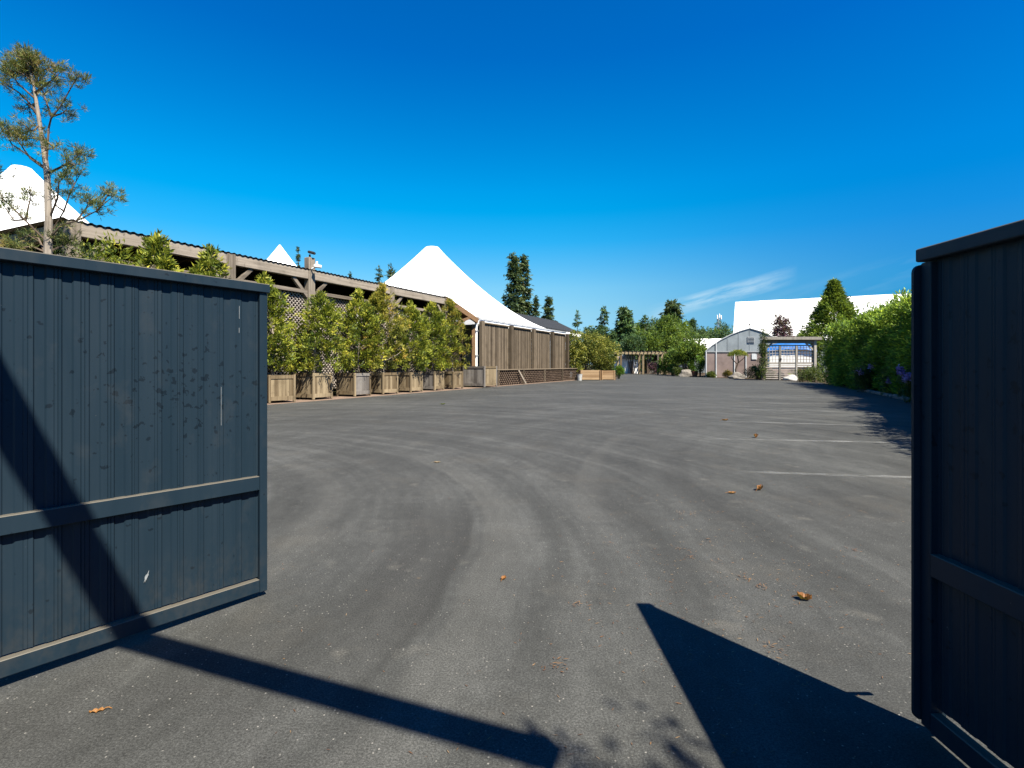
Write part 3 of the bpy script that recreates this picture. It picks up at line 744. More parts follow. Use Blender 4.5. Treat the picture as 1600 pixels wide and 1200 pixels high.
# ------------------------------------------------------------------ arborvitae in the planters
def thuja(seed, height, rad, m, dens=1.0, bare=.07):
    r_ = np.random.default_rng(seed); n = int(400 * dens)
    h = bare + (1 - bare) * r_.uniform(0, 1, n) ** .92
    nl = r_.integers(2, 4); la = r_.uniform(0, 6.28, nl); lt = np.concatenate([[1.0], r_.uniform(.78, .93, nl - 1)])
    lead = r_.integers(0, nl, n); top = lt[lead]
    hr = np.clip(h / top, 0, 1.02); h = hr * top
    prof = (.80 + .20 * np.sin(hr * 2.6)) * np.clip((1.03 - hr) / .42, 0, 1) ** .8
    az_ = r_.uniform(0, 2 * np.pi, n)
    lob = 1 + .38 * np.sin(3 * az_ + seed) * np.sin(9 * h + seed * .7) + .22 * np.sin(2 * az_ + 2 * seed) * np.sin(17 * h + seed)
    rr = 1.08 * rad * prof * lob * np.sqrt(r_.uniform(.10, 1.05, n)) * np.where(r_.uniform(size=n) < .07, 1.28, 1.0)
    lean = r_.normal(0, .10, 2)
    ox = rad * .36 * hr ** 1.5 * np.cos(la[lead]) * (lead > 0) + lean[0] * h * 1.6; oy = rad * .36 * hr ** 1.5 * np.sin(la[lead]) * (lead > 0) + lean[1] * h * 1.6
    cent = np.stack([rr * np.cos(az_) + ox, rr * np.sin(az_) + oy, h * height + r_.normal(0, .05, n)], 1)
    out = np.stack([np.cos(az_), np.sin(az_), .75 + 0 * az_], 1)
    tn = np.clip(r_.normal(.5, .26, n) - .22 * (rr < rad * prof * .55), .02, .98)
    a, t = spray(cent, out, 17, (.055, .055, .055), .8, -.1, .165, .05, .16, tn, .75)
    k = (cent[:, 2] > height * .86)
    tz = r_.uniform(.88, 1.03, 16); tipc = np.stack([r_.normal(0, .05, 16) + lean[0] * tz * 1.6, r_.normal(0, .05, 16) + lean[1] * tz * 1.6, height * tz], 1)
    a2, t2 = spray(tipc, np.tile([[0, 0, 1.]], (16, 1)), 10, (.05, .05, .06), .5, 0, .18, .05, .2)
    # branches
    mb = MB(); bend = r_.normal(0, .03, 6)
    pts = [(bend[i] * 1.2 + lean[0] * i / 6 * 1.5, bend[(i + 2) % 6] * 1.2 + lean[1] * i / 6 * 1.5, height * i / 6 * .95) for i in range(6)]
    mb.tube(pts, [.042 - .006 * i for i in range(6)], 7)
    for i in range(0, n, 9):
        p = cent[i]; z0 = max(.1, p[2] - .45 * rr[i] - .1); lx, ly = lean[0] * 1.6 * z0 / height, lean[1] * 1.6 * z0 / height
        mb.tube([(lx, ly, z0), (p[0] * .5, p[1] * .5, z0 + (p[2] - z0) * .4), tuple(p)], [.014, .010, .005], 4)
    return np.concatenate([a, a2]), np.concatenate([t, t2]), mb
GRP_TH = 'arborvitae trees growing in the planter boxes'
tl = ['tall narrow arborvitae beside the left gate edge', 'bright green arborvitae in the nearest fully visible planter', 'arborvitae leaning over the planter with the silvery face', 'tallest bronzed arborvitae in the row, orange tips', 'arborvitae in the planter with dark stains', 'arborvitae in the planter with a grey near side', 'bronze brown arborvitae under the porch roof, next to the big planter']
for i in range(7):
    hgt = [3.7, 3.25, 3.75, 4.2, 3.6, 3.8, 4.2][i]; rad = [.72, .98, 1.0, 1.15, .98, 1.05, .85][i]
    a, t, mb = thuja(20 + i, hgt, rad, None, 1.0 + .25 * (rad > 1))
    p = W(PT[i] + PS[i] / 2 + [0, 0, .25, .1, 0, 0, .1][i], PS[i] / 2, PHh[i] - .14)
    r = thing('arborvitae', tl[i], 'tree', p, 0, GRP_TH)
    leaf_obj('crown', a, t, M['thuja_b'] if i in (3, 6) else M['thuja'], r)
    mb.build('trunk', M['bark'], r)
for i, (px, top, lab) in enumerate(((322, 398, 'arborvitae top showing over the gate next to the second shelter post'), (240, 372, 'bright yellow green arborvitae top over the middle of the left gate'))):
    t_ = (-2.5, -4.4)[i]; p = W(t_, .5, .0); d = p.y; p.x = (px - 800) / F * d
    hgt = H - (top - HOR) / F * d
    a, t, mb = thuja(40 + i, hgt, .85, None, 1.0, .3)
    r = thing('arborvitae', lab, 'tree', p, 0, GRP_TH); leaf_obj('crown', a, t, M['thuja'], r); mb.build('trunk', M['bark'], r)

# ------------------------------------------------------------------ small pine at the left
TD = 12.0
pn = thing('pine_tree', 'spindly open pine with sparse tufts above the left gate', 'tree', P(76, 570, TD) - Vector((0, 0, H)))
def pp(x, y, dd=0.0): return P(x, y, TD + dd)
b = MB(); b.tube([P(76, 660, TD), pp(75, 400), pp(76, 345), pp(74, 275), pp(68, 230), pp(60, 180), pp(52, 130), pp(42, 96)],
                 [.115, .085, .075, .062, .048, .04, .025, .012], 9); b.build('trunk', M['bark'], pn, world=True)
BR = [([(49, 122), (40, 102), (33, 88)], .1, 7), ([(47, 114), (50, 100), (47, 88)], -.1, 7), ([(45, 108), (38, 98), (40, 84)], .1, 7), ([(50, 126), (36, 116), (22, 108)], -.2, 6), ([(56, 150), (64, 140), (60, 128)], .2, 6), ([(62, 185), (52, 172), (42, 162)], .2, 6),
      # (polyline in the photo, depth drift, tuft count)
    ([(72, 265), (48, 248), (25, 215), (6, 200)], -.5, 9), ([(70, 262), (40, 240), (18, 225), (2, 190)], .5, 8),
    ([(74, 272), (95, 262), (120, 245), (128, 236)], .4, 9), ([(76, 270), (100, 258), (118, 258)], -.6, 6),
    ([(72, 258), (76, 200), (80, 185), (95, 165), (118, 125), (124, 118)], -.3, 8), ([(80, 182), (95, 178), (105, 172)], .3, 6), ([(80, 182), (72, 158), (62, 128)], .2, 7),
    ([(60, 180), (45, 160), (30, 145), (5, 128), (-8, 118)], .3, 8), ([(56, 155), (30, 132), (14, 112)], -.3, 8), ([(50, 130), (44, 114), (30, 102)], .2, 10),
    ([(52, 132), (62, 112), (70, 108), (85, 115)], .3, 9), ([(54, 145), (75, 130), (92, 116)], -.4, 8), ([(48, 122), (55, 110), (52, 104)], .1, 8), ([(45, 118), (28, 108), (36, 100)], 0, 9),
    ([(74, 375), (95, 352), (120, 345), (150, 330), (178, 305)], -.4, 8), ([(120, 345), (135, 325), (140, 312)], .2, 6), ([(150, 332), (165, 310), (172, 298)], .1, 5),
    ([(74, 372), (100, 330), (110, 300), (125, 272)], .5, 7), ([(78, 340), (90, 310), (92, 285), (100, 275)], -.2, 6), ([(100, 330), (88, 322), (84, 300)], .2, 5),
    ([(74, 378), (40, 345), (15, 320), (-5, 305)], -.4, 7), ([(40, 345), (45, 320), (50, 300)], .3, 6), ([(38, 343), (22, 345), (5, 320)], .2, 5), ([(68, 200), (50, 195), (35, 222)], .3, 7),
    ([(66, 215), (85, 230), (70, 235)], -.3, 5), ([(62, 195), (52, 205), (40, 200)], -.3, 6), ([(-6, 300), (-20, 270), (0, 265)], -.2, 5),
    ([(74, 395), (50, 385), (25, 388), (8, 380)], -.3, 11), ([(74, 395), (95, 385), (110, 375)], .2, 8), ([(72, 398), (60, 372), (40, 368)], .4, 9), ([(74, 400), (45, 395), (12, 392)], .1, 10), ([(74, 392), (84, 372), (90, 360)], .1, 6)]
cs = []; os_ = []; b = MB()
for pl, dr, k in BR:
    pts = [pp(x, y, dr * i / (len(pl) - 1)) for i, (x, y) in enumerate(pl)]
    m_ = len(pts); b.tube(pts, [.026 - .019 * i / (m_ - 1) for i in range(m_)], 5)
    for i in range(int(k * 2.6)):
        s = 1 - abs(random.gauss(0, .26)); s = max(.25, s); x = s * (m_ - 1); j = min(int(x), m_ - 2)
        p = pts[j].lerp(pts[j + 1], x - j); d = (pts[j + 1] - pts[j]).normalized()
        o = Vector((random.gauss(0, .12), random.gauss(0, .12), random.gauss(.02, .09))) * (.8 if pl[0][1] < 130 else 1.1 if pl[0][1] < 260 else .9)
        if o.length > .06: b.tube([p, p + o], [.008, .005], 3)
        cs.append(p + o); os_.append(d * .5 + o.normalized() * .5 + Vector((0, 0, .5)))
b.build('branch', M['bark_dark'], pn, world=True)
cs = np.array([tuple(c) for c in cs]); os_ = np.array([tuple(c) for c in os_])
a, t = spray(cs, os_, 30, (.03, .03, .03), .75, 0, .115, .012, .25, None, .1)
a = a - np.array(pn.location)
leaf_obj('needles', a, t, M['pine'], pn)
# low bushy conifer beside it, over the gate
def bush(name, label, cat, loc, rx, ry, h, m, n=500, per=12, leaf=.12, wid=.05, z0=.12, lobes=5, seed=1, group=None, stems=5, stem_h=.5, barkm='bark_dark', spread=.9, up=.4, shell=.35):
    r_ = np.random.default_rng(seed)
    r = thing(name, label, cat, loc, 0, group)
    la = r_.uniform(0, 2 * np.pi, lobes); lh = r_.uniform(.25, .75, lobes); lr = r_.uniform(.45, .65, lobes)
    lc = np.stack([np.cos(la) * .45, np.sin(la) * .45, lh * 2 - 1.0], 1)
    lc = np.concatenate([lc, [[0, 0, 0], [0, 0, .35]]]); lr = np.concatenate([lr, [.75, .55]])
    idx = r_.integers(0, len(lc), n)
    d = unit(r_.normal(size=(n, 3))); rad_ = lr[idx] * r_.uniform(shell, 1, n) ** .5
    p = lc[idx] + d * rad_[:, None]
    p[:, 2] = np.clip(p[:, 2], -1.05, 1.05)
    ext = np.abs(p).max(0)
    q = p / ext
    cent = np.stack([q[:, 0] * rx, q[:, 1] * ry, z0 + (q[:, 2] + 1) / 2 * (h - z0)], 1)
    a, t = spray(cent, d + np.array([0, 0, up]), per, (leaf * .6,) * 3, spread, 0, leaf, wid, .22, r_.uniform(.1, .8, n), .4)
    leaf_obj('foliage', a, t, m, r)
    mb = MB()
    for i in range(stems):
        c = cent[r_.integers(0, n)]
        mb.tube([(c[0] * .1, c[1] * .1, 0), (c[0] * .35, c[1] * .35, h * stem_h * .5), (c[0] * .8, c[1] * .8, c[2])], [.02 + h * .012, .015 + h * .008, .01], 5)
    mb.build('stem', M[barkm], r)
    return r
bush('conifer_shrub', 'loose yellow green conifer shrub over the gate beside the shelter corner post', 'shrub', W(-4.65, .5), .75, .7, 4.9, M['thuja'], 420, 14, .15, .04, 2.2, 5, 3, None, 6, .6, 'bark')
bush('conifer_shrub', 'low feathery conifer shrub at the foot of the spindly pine', 'shrub', Vector((-11.2, 12.5, 0)), 1.0, .8, 4.25, M['pine'], 420, 16, .16, .03, 2.0, 5, 5, None, 6, .6, 'bark')

# ------------------------------------------------------------------ cedar boxes, shrubs, topiary at the end of the fence
def cedar_box(label, x0, x1, yb, h, dep):
    a = G(x0, yb); c = G(x1, yb); w = c.x - a.x
    r = thing('cedar_planter', label, 'planter', a, 0, 'fresh cedar planter boxes by the yellowing shrubs')
    b = MB()
    for i in range(4): b.box((w / 2, .02, .06 + (i + .5) * (h - .06) / 4), (w - .16, .035, (h - .06) / 4 - .012))
    b.build('front_boards', M['cedar'], r)
    b = MB()
    for i in range(4):
        b.box((w - .02, dep / 2, .06 + (i + .5) * (h - .06) / 4), (.035, dep - .1, (h - .06) / 4 - .012)); b.box((.02, dep / 2, .06 + (i + .5) * (h - .06) / 4), (.035, dep - .1, (h - .06) / 4 - .012))
    b.build('side_boards', M['cedar'], r)
    for x in (.04, w - .04):
        b = MB(); b.box((x, -.01, h / 2), (.09, .09, h), ch=.01); b.build('corner_post', M['cedar'], r)
    b = MB(); b.box((w / 2, dep / 2, h - .12), (w - .1, dep - .1, .06)); b.build('soil', M['soil'], r)
cedar_box('long fresh cedar planter box below the yellowing shrub', 907, 938.5, 594.3, .92, 1.5)
cedar_box('short cedar planter box next to the bright green bush', 940, 961, 593.8, .88, 1.4)
wp = thing('plastic_pot', 'white pot at the left end of the cedar planters', 'pot', G(905.5, 594.6))
b = MB(); b.tube([(0, 0, 0), (0, 0, .5), (0, 0, .58)], [.19, .25, .27], 14); b.build('pot', M['sack'], wp)
b = MB(); b.tube([(0, 0, .57), (0, 0, .60)], [.23, .23], 14); b.build('soil', M['soil'], wp)
bush('large_shrub', 'big yellowing rounded shrub right of the board fence', 'shrub', G(922, 593.5) + Vector((0, 1.6, 0)), 2.6, 2.0, 4.75, M['rhodo'], 900, 12, .19, .085, .7, 6, 11)
bush('large_shrub', 'yellow green shrub over the short cedar planter', 'shrub', G(947, 593) + Vector((0, 1.8, 0)), 1.7, 1.6, 4.0, M['rhodo'], 560, 12, .19, .085, .6, 5, 12)
bush('large_shrub', 'narrow leafy shrub against the end of the board fence', 'shrub', G(899, 594) + Vector((0, 2.2, 0)), 1.2, 1.4, 3.6, M['rhodo'], 380, 12, .19, .085, .4, 5, 13)
bush('green_bush', 'small bright green conical bush beside the cedar planter', 'bush', G(967, 592), .42, .42, 1.35, M['lime'], 160, 12, .13, .05, .03, 4, 14)

# ------------------------------------------------------------------ house behind the tent
hs = thing('house', 'low house with dark shingle roof and white fascia behind the tent', 'house', (4, 58, 0))
e1 = Vector((8.05, 60.0, 5.0)); e0 = e1 - U * 17; hw = 3.2; rz_ = 6.55
wv = V * hw
b = MB()
for off in (0,):
    b.prism([e0, e1, e1 + wv + Vector((0, 0, rz_ - 5)), e0 + wv + Vector((0, 0, rz_ - 5))], Vector((0, 0, .12)))
    b.prism([e0 + wv * 2, e1 + wv * 2, e1 + wv + Vector((0, 0, rz_ - 5.001)), e0 + wv + Vector((0, 0, rz_ - 5.001))], Vector((0, 0, .12)))
b.build('roof', M['shingle'], hs, world=True)
b = MB(); b.beam(e0 + Vector((0, 0, -.16)), e1 + Vector((0, 0, -.16)), .05, .30)
b.beam(e1 + U * .04 + Vector((0, 0, -.10)), e1 + U * .04 + wv + Vector((0, 0, rz_ - 5.10)), .05, .25); b.build('fascia', M['white'], hs, world=True)
b = MB(); o = V * .5
b.prism([e1 + o - U * .4 - Vector((0, 0, 5)), e1 + o - U * .4 - Vector((0, 0, .05)), e1 + wv - U * .4 + Vector((0, 0, 1.4)), e1 + wv * 2 - o - U * .4 - Vector((0, 0, .05)), e1 + wv * 2 - o - U * .4 - Vector((0, 0, 5))], -U * 16)
b.build('wall', M['grey_metal'], hs, world=True)

# ------------------------------------------------------------------ conifers and far trees
def conifer(label, px, top, d, wpx, m='fir', dens=1.0, seed=1, sparse=False, group='conifers on the skyline', lean=0):
    r_ = np.random.default_rng(seed)
    height = H - (top - HOR) / F * d; rad = wpx / F * d * 1.8
    r = thing('conifer_tree', label, 'tree', ((px - 800) / F * d, d, 0), 0, group)
    zs = []; z = height * .12; mb = MB(); cs = []; od = []
    mb.tube([(0, 0, 0), (lean * .3, 0, height * .5), (lean, 0, height)], [height * .016, height * .010, .02], 6)
    nb = int((30 if not sparse else 20) * dens)
    for i in range(nb):
        f = (i + r_.uniform(0, .9)) / nb; zz = height * (.12 + .87 * f)
        L = rad * ((1 - f) ** 1.05 * r_.uniform(.75, 1.2) + .035)
        for k in range(7 if not sparse else 5):
            if r_.uniform() < (.12 if not sparse else .3): continue
            an = r_.uniform(0, 2 * np.pi); LL = L * r_.uniform(.45, 1.25); zz2 = zz + r_.normal(0, height / nb * .5)
            ca, sa = math.cos(an), math.sin(an); lx = lean * f
            dr = .30 * (1 - f) + .08
            tip = (ca * LL + lx, sa * LL, zz2 - dr * LL)
            mb.tube([(lx, 0, zz2), (ca * LL * .5 + lx, sa * LL * .5, zz2 - dr * .75 * LL), tip], [.03 * rad / 2 + .01, .02, .008], 3, cap=False)
            ns = max(3, int(LL / rad * (11 if not sparse else 8)))
            for s in np.linspace(.15, 1, ns):
                w = .13 * rad * (1.15 - s * .8)
                cs.append((ca * LL * s + lx - sa * r_.normal(0, w), sa * LL * s + ca * r_.normal(0, w), zz2 - dr * LL * s - .04 * rad * r_.uniform() + .06 * rad * s * s))
                od.append((ca, sa, -.35))
    cs += [(lean + r_.normal(0, .03 * rad), r_.normal(0, .03 * rad), height * (1 - .02 * k)) for k in range(5)]; od += [(0, 0, 1)] * 5
    lf = rad * .19
    a, t = spray(np.array(cs), np.array(od), 9, (lf * .35, lf * .35, lf * .15), .55, .12, lf, lf * .34, .2, None, .7)
    leaf_obj('crown', a, t, M[m], r); mb.build('trunk', M['bark_dark'], r)
conifer('tall dark fir, left of the twin pair behind the tent', 803, 399, 85, 17, 'fir', 1.25, 1)
conifer('tall dark fir, right of the twin pair behind the tent', 818, 402, 88, 16, 'fir', 1.25, 2)
conifer('thin dark conifer just right of the twin firs', 837, 463, 86, 9, 'fir', .9, 3)
conifer('short pointed conifer above the dark house roof', 857, 465, 86, 13, 'fir', .9, 4)
conifer('narrow conifer tip above the shelter roof beside the floodlight', 466, 387, 60, 7, 'fir', 1.0, 5)
conifer('sparse conifer above the shelter roof left of the big tent', 612, 416, 62, 15, 'fir', .8, 6, True)
conifer('thin sparse conifer top left of the big tent', 592, 418, 64, 11, 'fir', .8, 7, True)
conifer('tiny conifer tip over the shelter roof', 547, 426, 66, 7, 'fir', .8, 8)
conifer('pale thin conifer above the house end', 902, 487, 95, 10, 'fir_far', .8, 9, True)
conifer('sparse open conifer above the yellowing shrubs', 944, 482, 96, 15, 'fir_far', .9, 10, True)
conifer('pointed green conifer right of the yellowing shrubs', 977, 484, 92, 20, 'fir_far', 1.15, 11)
conifer('slim bare topped conifer in the middle of the tree line', 1008, 495, 96, 12, 'fir_far', .9, 12, True)
conifer('dark round topped conifer, highest in the far tree line', 1050, 474, 108, 22, 'fir', 1.1, 13)
conifer('small dark conifer right of the highest far tree', 1082, 500, 104, 11, 'fir_far', 1.0, 14)
conifer('slim dark conifer behind the yellowing shrubs', 958, 520, 90, 10, 'fir_far', .9, 15)
def btree(label, px, top, d, wpx, m='broad', seed=1, dens=1.0, z0f=.25, name='broadleaf_tree', group='leafy trees in the far tree line', leaf=None):
    h = H - (top - HOR) / F * d; rad = wpx / F * d
    r = bush(name, label, 'tree', ((px - 800) / F * d, d, 0), rad, rad, h, M[m], int(420 * dens), 10, leaf or rad * .13, (leaf or rad * .13) * .5, h * z0f, 7, seed, group, 7, .6)
    return r
btree('bright green leafy tree in front of the highest far conifer', 1042, 492, 88, 24, 'broad', 31, 1.6)
btree('mid green leafy tree above the far pergola', 1012, 515, 82, 24, 'broad', 32, 1.2)
btree('rounded green tree behind the magnolia', 1070, 512, 92, 22, 'broad', 33, 1.2)
btree('dark leafy tree left of the far pergola', 988, 522, 80, 20, 'fir_far', 34, 1.2)
btree('leafy tree below the mast', 1104, 514, 125, 20, 'broad', 35, 1.2)
btree('bushy far tree right of the mast', 1131, 503, 130, 18, 'fir_far', 36, 1.2)
btree('small bushy far tree left of the mast', 1090, 520, 120, 14, 'fir_far', 38, 1.0)
btree('leafy far tree against the edge of the huge white roof', 1146, 508, 135, 14, 'broad', 37, 1.0)
btree('purple leaved plum tree in front of the huge white roof', 1225, 494, 58, 17, 'plum', 39, .8, .45, 'plum_tree', None, .22)
btree('spreading magnolia like tree before the greenhouse', 1076, 533, 64, 29, 'broad', 41, 1.6, .32, 'garden_tree', None, .28)
btree('low leafy tree joined to the garden pergola', 1050, 545, 70, 20, 'broad', 42, .9, .2, 'garden_tree', None, .25)

for i, (px, top, d, w, m, lab) in enumerate(((966, 517, 98, 20, 'fir_far', 'dull green tree filling the gap behind the yellowing shrubs'), (1000, 503, 104, 22, 'broad', 'pale green round tree between the pointed conifer and the slim one'),
        (1024, 500, 100, 20, 'fir_far', 'blue green bushy tree left of the bright leafy tree'), (1064, 501, 102, 22, 'broad', 'fresh green tree right of the bright leafy tree'),
        (1086, 513, 98, 20, 'fir_far', 'dark bushy tree behind the low white greenhouse'), (1116, 517, 122, 18, 'fir_far', 'dark rounded tree at the foot of the mast'), (933, 512, 96, 20, 'fir_far', 'dim leafy tree behind the big yellowing shrub'))):
    btree(lab, px, top, d, w * 1.3, m, 140 + i, 1.7)
# big conical tree behind the hedge
def cone_tree():
    d = 58; h = H + (HOR - 440) / F * d; rad = 92 / F * d
    r_ = np.random.default_rng(51); n = 3400
    f = r_.uniform(0.02, 1, n); an = r_.uniform(0, 2 * np.pi, n)
    rr = rad * (1 - f) ** 1.12 * (1 + .22 * np.sin(5 * an + 9 * f) * np.sin(14 * f)) * np.sqrt(r_.uniform(.12, 1.08, n))
    cent = np.stack([rr * np.cos(an), rr * np.sin(an), f * h], 1)
    a, t = spray(cent, np.stack([np.cos(an), np.sin(an), .35 + 0 * an], 1), 13, (.15, .15, .12), .55, 0, .34, .10, .2, None, .6)
    r = thing('cypress_tree', 'large cone shaped evergreen rising behind the hedge', 'tree', ((1303 - 800) / F * d, d, 0))
    leaf_obj('crown', a, t, M['broad'], r)
    mb = MB(); mb.tube([(0, 0, 0), (0, 0, h * .95)], [.22, .03], 8); mb.build('trunk', M['bark_dark'], r)
cone_tree()

# ------------------------------------------------------------------ hedge on the right
def hedge():
    pts = HB; seg = []
    L = [0]
    for a, c in zip(pts[:-1], pts[1:]): L.append(L[-1] + (c - a).length)
    def at(s):
        for i in range(len(pts) - 1):
            if s <= L[i + 1] or i == len(pts) - 2:
                f = (s - L[i]) / (L[i + 1] - L[i]); p = pts[i].lerp(pts[i + 1], f); d = (pts[i + 1] - pts[i]).normalized(); return p, d
    r = thing('hedge', 'tall thick evergreen hedge along the right edge of the asphalt', 'hedge', pts[2])
    tot = L[-1]; r_ = np.random.default_rng(61)
    hh = lambda s: 3.78 - 1.35 * max(0, 1 - s / 12) + .16 * math.sin(s * .9) + .12 * math.sin(s * 2.3 + 1) + .008 * (tot - s)
    wd = 2.2
    n = 6200; cs = []; od = []; tn = []
    for i in range(n):
        s = r_.uniform(0, tot); p, d = at(s); nrm = Vector((d.y, -d.x, 0))         # away from the asphalt
        h = hh(s) if s > 12 else min(hh(s), 2.85); u = r_.uniform()
        bulge = .22 * math.sin(s * 1.5) + .16 * math.sin(s * 3.7 + 2)
        if u < .66:                                                               # face towards the asphalt
            z = h * r_.uniform(.03, 1.0) ; g = .38 - bulge * .6 + .30 * (z / h - .5) ** 2 - .25 * math.sin(z * 2.1 + s * 1.1) * .6 + abs(r_.normal(0, .14))
            g += 2.3 * max(0, z / h - .58) ** 1.25
            o = -nrm + Vector((0, 0, .45))
        elif u < .955 or s < 12:
            g = r_.uniform(.35, wd); z = h - .25 * abs(g / wd - .5) ** 2 * 4 * .6 + r_.normal(0, .12); o = Vector((0, 0, 1)) - nrm * .3
        else:
            g = r_.uniform(.5, wd); z = h + abs(r_.normal(.0, .38)); o = Vector((r_.normal(0, .3), r_.normal(0, .3), 1))
        q = p + nrm * g; cs.append((q.x, q.y, z)); od.append(tuple(o)); tn.append(r_.uniform(.1, .8))
    # far end face
    p, d = at(tot)
    for i in range(420):
        nrm = Vector((d.y, -d.x, 0)); q = p + nrm * r_.uniform(0.2, wd) + d * r_.normal(0, .12)
        cs.append((q.x, q.y, r_.uniform(.1, hh(tot)))); od.append(tuple(d + Vector((0, 0, .4)))); tn.append(r_.uniform(.1, .7))
    a, t = spray(np.array(cs), np.array(od), 15, (.13, .13, .11), .75, 0, .22, .062, .2, np.array(tn), .6)
    a = a - np.array(r.location)
    leaf_obj('foliage', a, t, M['hedge'], r)
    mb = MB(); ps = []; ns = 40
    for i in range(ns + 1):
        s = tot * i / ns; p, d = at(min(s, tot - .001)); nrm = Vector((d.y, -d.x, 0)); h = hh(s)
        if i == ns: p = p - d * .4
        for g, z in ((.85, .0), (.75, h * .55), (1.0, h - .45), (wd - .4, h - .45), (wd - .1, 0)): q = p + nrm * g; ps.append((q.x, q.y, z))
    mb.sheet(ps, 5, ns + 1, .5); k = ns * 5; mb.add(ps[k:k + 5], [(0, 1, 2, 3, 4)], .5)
    mb.build('dark_core', M['hedge_core'], r, world=True)  # added solid dark core, blocks the view through the leaves
    return at, tot, L
hat, htot, hL = hedge()
# stone edging along the foot of the hedge
k = 0; s = hL[1] * .6
ed = MB()
while s < hL[3] + 2:
    p, d = hat(s); nrm = Vector((d.y, -d.x, 0)); w = random.uniform(.28, .5); q = p + nrm * (.02 + random.uniform(-.03, .03))
    an = math.atan2(d.y, d.x) + random.uniform(-.15, .15)
    ed.box((q.x, q.y, .06), (w, .2 + random.random() * .08, .13 + random.random() * .07), Matrix.Rotation(an, 3, 'Z'), ch=.04); s += w + .03
o = ed.build('stone_edging', M['stone'], None); struct(o)

def flowering(label, px, base, d_h, wpx, seed, nbl):
    g = G(px, base); h = d_h; rx = wpx / F * g.y
    r = bush('rhododendron', label, 'shrub', g + Vector((.35, .1, 0)), rx, rx * .8, h, M['dark_leaf'], 260, 12, .13, .045, .05, 5, seed, 'flowering rhododendrons at the foot of the hedge', 5, .5)
    r_ = np.random.default_rng(seed); n = nbl
    an = r_.uniform(math.pi * .9, math.pi * 1.9, n); c = np.stack([np.cos(an) * rx * .85, np.sin(an) * rx * .7, h * r_.uniform(.5, 1.0, n)], 1)
    for k in range(n):
        a, t = spray(c[k:k + 1], np.array([[-.2, -.6, .7]]), 70, (.048, .048, .04), 1.0, 0, .085, .08, .2, None, .0)
        leaf_obj('bloom', a, t, M['bloom'], r)
flowering('rhododendron with dark lilac blooms at the foot of the hedge', 1347, 613, 1.55, 18, 71, 7)
flowering('rhododendron with pale mauve blooms by the stone edging, nearest the right gate', 1418, 630, 1.3, 25, 72, 9)
flowering('small rhododendron with a few faded blooms between the two larger ones', 1386, 619, 1.25, 14, 73, 3)

# ------------------------------------------------------------------ timber pergola gate with lattice
PD = 46.5
pg = thing('garden_pergola', 'grey timber pergola with trellis doors at the end of the lot', 'pergola', P(1234, 570, PD) - Vector((0, 0, H)))
def gx(px): return (px - 800) / F * PD
zt = H + (HOR - 531) / F * PD
x0, x1 = gx(1192.5), gx(1273)
for x in (x0, x1):
    for y in (0, 1.8):
        b = MB(); b.box((x + y * .52, PD + y, zt / 2), (.24, .24, zt), ch=.02); b.build('post', M['wood_pale'], pg, world=True)
b = MB(); b.prism([(gx(1187.5), PD - .4, zt), (gx(1280), PD - .4, zt), (gx(1280) + 1.35, PD + 2.2, zt), (gx(1187.5) + 1.35, PD + 2.2, zt)], (0, 0, .26)); b.build('top_slab', M['wood_pale'], pg, world=True)
b = MB(); b.box(((x0 + x1) / 2, PD, zt - .16), (x1 - x0 - .25, .16, .3), ch=.02); b.build('lintel', M['wood_pale'], pg, world=True)
for x, s in ((x0, 1), (x1, -1)):
    b = MB(); b.beam((x + s * .12, PD + .01, zt - .95), (x + s * .8, PD + .01, zt - .3), .1, .12); b.build('brace', M['wood_pale'], pg, world=True)
dx = [gx(1193.5) + .11, gx(1218), gx(1244), gx(1273) - .12]
for px in (1218, 1244):
    b = MB(); b.box((gx(px), PD - .02, 1.6), (.16, .12, 3.2), ch=.01); b.build('door_stile', M['wood_pale'], pg, world=True)
for i in range(3):
    a, c = dx[i], dx[i + 1]
    b = MB()
    z = 1.62
    while z < 3.1: b.box(((a + c) / 2, PD, z), (c - a - .1, .02, .035)); z += .27
    z = .15
    while z < 1.45: b.box(((a + c) / 2, PD, z), (c - a - .1, .025, .07)); z += .17
    x = a + .15
    while x < c - .1: b.box((x, PD + .025, 2.35), (.035, .02, 1.5)); x += .27
    b.build('trellis_panel', M['lattice_dark'] if i == 2 else M['lattice'], pg, world=True)
    b = MB(); b.box(((a + c) / 2, PD - .01, 1.52), (c - a - .12, .05, .14)); b.box(((a + c) / 2, PD - .01, 3.16), (c - a - .12, .05, .1)); b.build('door_rail', M['wood_pale'], pg, world=True)
b = MB(); b.box((gx(1219), PD - .11, 1.9), (.12, .06, .2)); b.build('door_handle', M['black'], pg, world=True)
# covered trailer behind the trellis
tr = thing('covered_trailer', 'white trailer under a blue tarp behind the trellis doors', 'trailer', ((1234 - 800) / F * (PD + 5.2), PD + 5.0, 0), -.42)
b = MB(); b.box((0, .9, 1.95), (4.1, 1.8, 1.75), ch=.12); b.build('body', M['white'], tr)
b = MB(); pts = []
for j in range(9):
    for i in range(17):
        x = -1 + 2 * i / 16; y = -1 + 2 * j / 8
        pts.append((x * 2.25, .9 + y * 1.1, 3.12 + .55 * (1 - abs(x) ** 3.5) * (1 - .5 * y * y) - (.45 if j in (0, 8) else 0) + .03 * math.sin(i * 2.1 + j)))
b.sheet(pts, 17, 9, .5); b.build('tarp', M['tarp'], tr, smooth=True)
for s in (-.9, .9):
    b = MB(); b.tube([(s, -.02, .35), (s, .2, .35)], .34, 16); b.build('wheel', M['black'], tr)
b = MB(); b.box((0, .9, 1.05), (3.3, 1.6, .12)); b.build('chassis', M['grey_metal'], tr)
